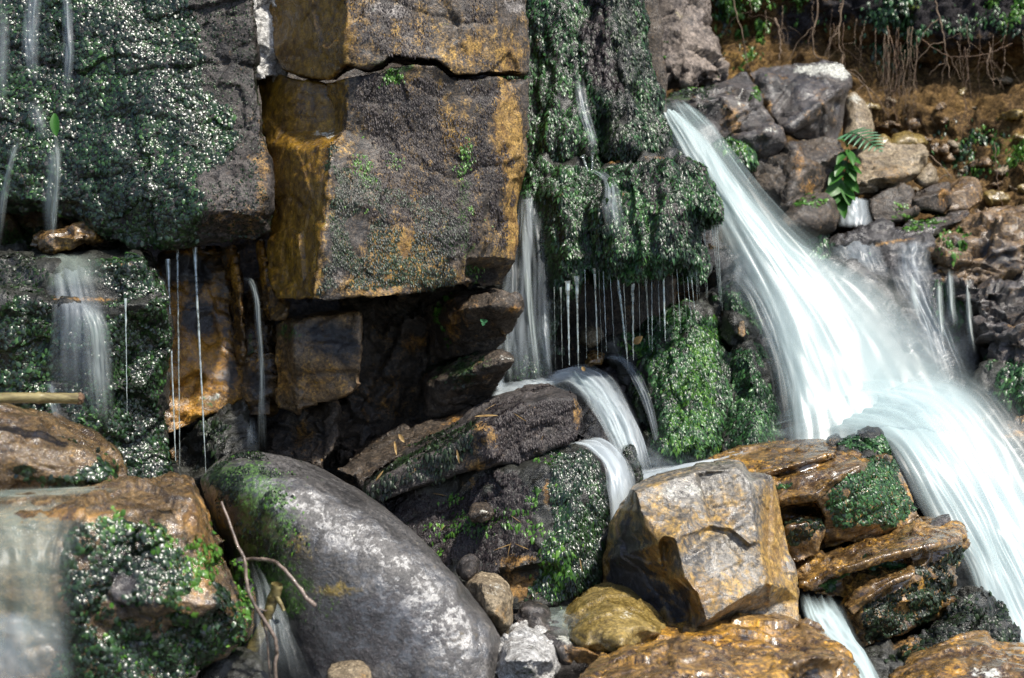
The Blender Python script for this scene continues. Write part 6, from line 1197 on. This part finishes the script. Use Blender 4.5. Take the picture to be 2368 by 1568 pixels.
# broad leaved plant
pl = empty('leafy_plant', P(1945, 480, 5.2), 'glossy bright green leafy plant beside the little rear waterfall', 'plant')
tube('stem', PL([(1945, 480, 5.22), (1948, 440, 5.2), (1956, 390, 5.18), (1962, 345, 5.16)]), [.004, .0025], M['leaf'], pl, 6, 20)
for (bx, by, tx, ty, wd) in [(1956, 345, 1975, 375, .045), (1960, 350, 1935, 372, .04), (1958, 365, 1988, 372, .035), (1955, 370, 1932, 400, .05), (1955, 375, 1978, 412, .05), (1950, 395, 1918, 420, .06), (1952, 400, 1982, 440, .05), (1948, 415, 1912, 452, .07), (1950, 420, 1965, 468, .06), (1945, 435, 1915, 478, .06), (1946, 450, 1950, 498, .055), (1958, 340, 1950, 318, .03), (1955, 385, 1990, 395, .035), (1945, 440, 1976, 456, .045)]:
    leaf_obj('leaf', P(bx, by, 5.18), P(tx, ty, 5.10), wd * .8, M['leaf'], (bx * .37 % 1 - .5, -.8, .2 + by * .61 % 1), .3, pl)
# small seedlings on the shaded wedge
sp = empty('seedling', P(1118, 744, 4.02), 'tiny bright green seedling on the dark pointed block', 'plant')
for a in (20, 140, 260):
    b_ = P(1118, 744, 4.03)
    leaf_obj('leaf', b_, b_ + .012 * np.array([math.cos(R(a)), -.3, math.sin(R(a))]), .011, M['fern'], (0, -1, .2), .1, sp)

# hanging roots
rr = random.Random(3)
GR = 'roots hanging from the earth bank'
def root(pts, r0, r1, label, mat='root', rootlets=0, group=GR):
    base = P(*pts[0])
    e = empty('root', base, label, 'root', group)
    cl = catmull(PL(pts), 40)
    tube('stem', cl, [r0 * .4, (r0 + r1) * .19, r1 * .36], M[mat], e, 7, None, .007, rr.randint(1, 999))
    for k in range(rootlets):
        i = rr.randint(6, 36)
        d = np.array([rr.uniform(-1, 1), rr.uniform(-.5, .2), rr.uniform(-1.1, .1)])
        L = rr.uniform(.05, .16)
        tube('rootlet', [cl[i], cl[i] + d * L * .5, cl[i] + d * L + np.array([0, 0, -L * .4])], [r1 * .45, r1 * .2], M[mat], e, 5, 12, .01, rr.randint(1, 999))
root([(1688, -60, 6.2), (1700, 20, 6.15), (1716, 80, 6.1), (1728, 140, 6.1), (1744, 200, 6.1)], .008, .004, 'grey wiry root hanging down left of the bank moss tufts', 'root', 4)
root([(1790, 40, 6.1), (1800, 70, 6.08), (1804, 110, 6.06), (1800, 140, 6.05)], .016, .008, 'thick pale broken root stub in the ochre bank', 'root', 2)
root([(1880, -60, 6.05), (1890, 30, 6.02), (1878, 80, 6.0), (1886, 130, 6.0), (1920, 150, 5.95), (1970, 170, 5.85), (2000, 200, 5.8), (2020, 240, 5.78)], .010, .006, 'long twisted root reaching over the top of the split boulder', 'root', 7)
root([(1952, -60, 6.0), (1944, 30, 5.98), (1938, 80, 5.96), (1946, 130, 5.95), (1954, 190, 5.9)], .012, .006, 'straight pale root hanging to the top of the pale topped boulder', 'root', 6)
root([(2050, 60, 5.95), (2066, 120, 5.9), (2074, 180, 5.88), (2064, 230, 5.85), (2072, 280, 5.8)], .007, .003, 'thin reddish root hanging beside the dense fibrous root mat', 'rootdark', 5)
root([(2160, 0, 5.9), (2175, 60, 5.88), (2186, 120, 5.86), (2194, 180, 5.85)], .010, .005, 'knotted pale root under the dark right overhang', 'root', 6)
root([(2130, 90, 5.9), (2180, 125, 5.8), (2230, 132, 5.78), (2290, 122, 5.8), (2340, 100, 5.85)], .006, .004, 'root sagging like a rope across the dark right overhang', 'rootdark', 0)
root([(2100, 300, 5.85), (2130, 340, 5.7), (2170, 380, 5.6), (2200, 410, 5.55)], .009, .005, 'grey root lying down the slope above the squared blocks', 'root', 2)
root([(2230, 110, 5.9), (2238, 160, 5.88), (2230, 220, 5.85), (2234, 260, 5.8)], .006, .003, 'slender dark root hanging in the right overhang', 'rootdark', 4)
root([(2290, 110, 5.85), (2282, 160, 5.82), (2300, 200, 5.8)], .009, .004, 'curved pale root hanging near the right edge of the bank', 'root', 3)
root([(2300, 330, 5.7), (2306, 420, 5.6), (2318, 480, 5.55)], .005, .003, 'thin upright root against the dark low bank at the right', 'rootdark', 1)
for k in range(46):
    x = rr.uniform(2040, 2125) if k < 20 else rr.uniform(1740, 2400)
    y0 = (rr.uniform(60, 120) if k < 20 else rr.uniform(-20, 60) + (x - 1740) * .12)
    ln = rr.uniform(120, 190) if k < 20 else rr.uniform(50, 150)
    d0 = (5.95 if k < 20 else 6.15 - (x - 1740) * .0004) - rr.uniform(0, .1)
    w_ = rr.uniform(-14, 14)
    root([(x, y0, d0), (x + w_ * .3 + rr.uniform(-5, 5), y0 + ln * .35, d0), (x + w_ * .6 + rr.uniform(-6, 6), y0 + ln * .7, d0 - .02), (x + w_, y0 + ln, d0 - .03)], rr.uniform(.0035, .006), .002,
         'fine root fibre in the dense root mat hanging in the middle of the bank' if k < 20 else 'fine brown root fibre dangling from the bank overhang', 'root' if k % 3 else 'rootdark', 2 if k % 2 else 1,
         'fine fibres of the dense root mat' if k < 20 else 'fine root fibres along the bank overhang')
# pebbles lying in the bank: copies of three built stones
GP = 'small stones lodged in the earth bank'
protos = []
for k, (mt, lb) in enumerate([('tan', 'small tan stone lodged in the ochre earth bank'), ('ochre', 'small rusty brown stone lodged in the earth bank'), ('olive', 'small yellowish pebble lodged in the earth bank')]):
    protos.append(rock('pebble', [(2000 + 16 * math.cos(a) * (1 + .25 * math.sin(3 * a + k)), 300 + 12 * math.sin(a) * (1 + .2 * math.cos(2 * a + k)), 5.8) for a in np.linspace(0, 2 * math.pi, 9, endpoint=False)], M[mt], dome=(5.8, .04), back=.06, vox=.0012, amp=(.008, .012, .002), freq=(10, 14, 50), label=lb, cat='stone', group=GP))
dg = bpy.context.evaluated_depsgraph_get(); dg.update()
bvo = [o for o in COL.objects if o.name.startswith(('earth_bank', 'rock_ledge', 'rock'))]
bank_ev = bank.evaluated_get(dg)
k = 0
tries = 0
big = [(2310, 185, 1.6), (2170, 345, 1.2), (2225, 215, 1.0), (2318, 400, 1.6), (2270, 375, 1.4), (2335, 270, 2.0), (2205, 330, 1.2), (2120, 290, 1.4), (2300, 460, 1.5), (2230, 400, 1.3), (2060, 290, 1.2), (2010, 245, 1.2), (2350, 440, 1.3), (2180, 250, 1.1)]
while k < 38 and tries < 400:
    tries += 1
    if k < len(big): x, y, s = big[k][0], big[k][1], big[k][2] * .75
    else:
        x, y, s = rr.uniform(2040, 2400), rr.uniform(230, 470), rr.uniform(.35, .95)
    o_ = Vector(CAM); dr_ = (Vector(P(x, y, 5)) - o_).normalized()
    hit, loc, nr_, _ = bank_ev.ray_cast(o_ - bank.location, dr_)
    if not hit:
        if k < len(big): big[k] = (x, y - 12, s)
        continue
    src = protos[k % 3]
    o = src if k < 3 else src.copy()
    if k >= 3: COL.objects.link(o)
    o.location = loc + bank.location - Vector((0, 0, .02 * s))
    o.rotation_euler = (rr.uniform(-.5, .5), rr.uniform(-.5, .5), rr.uniform(0, 6.28))
    o.scale = (s, s, s * rr.uniform(.7, 1.1))
    k += 1
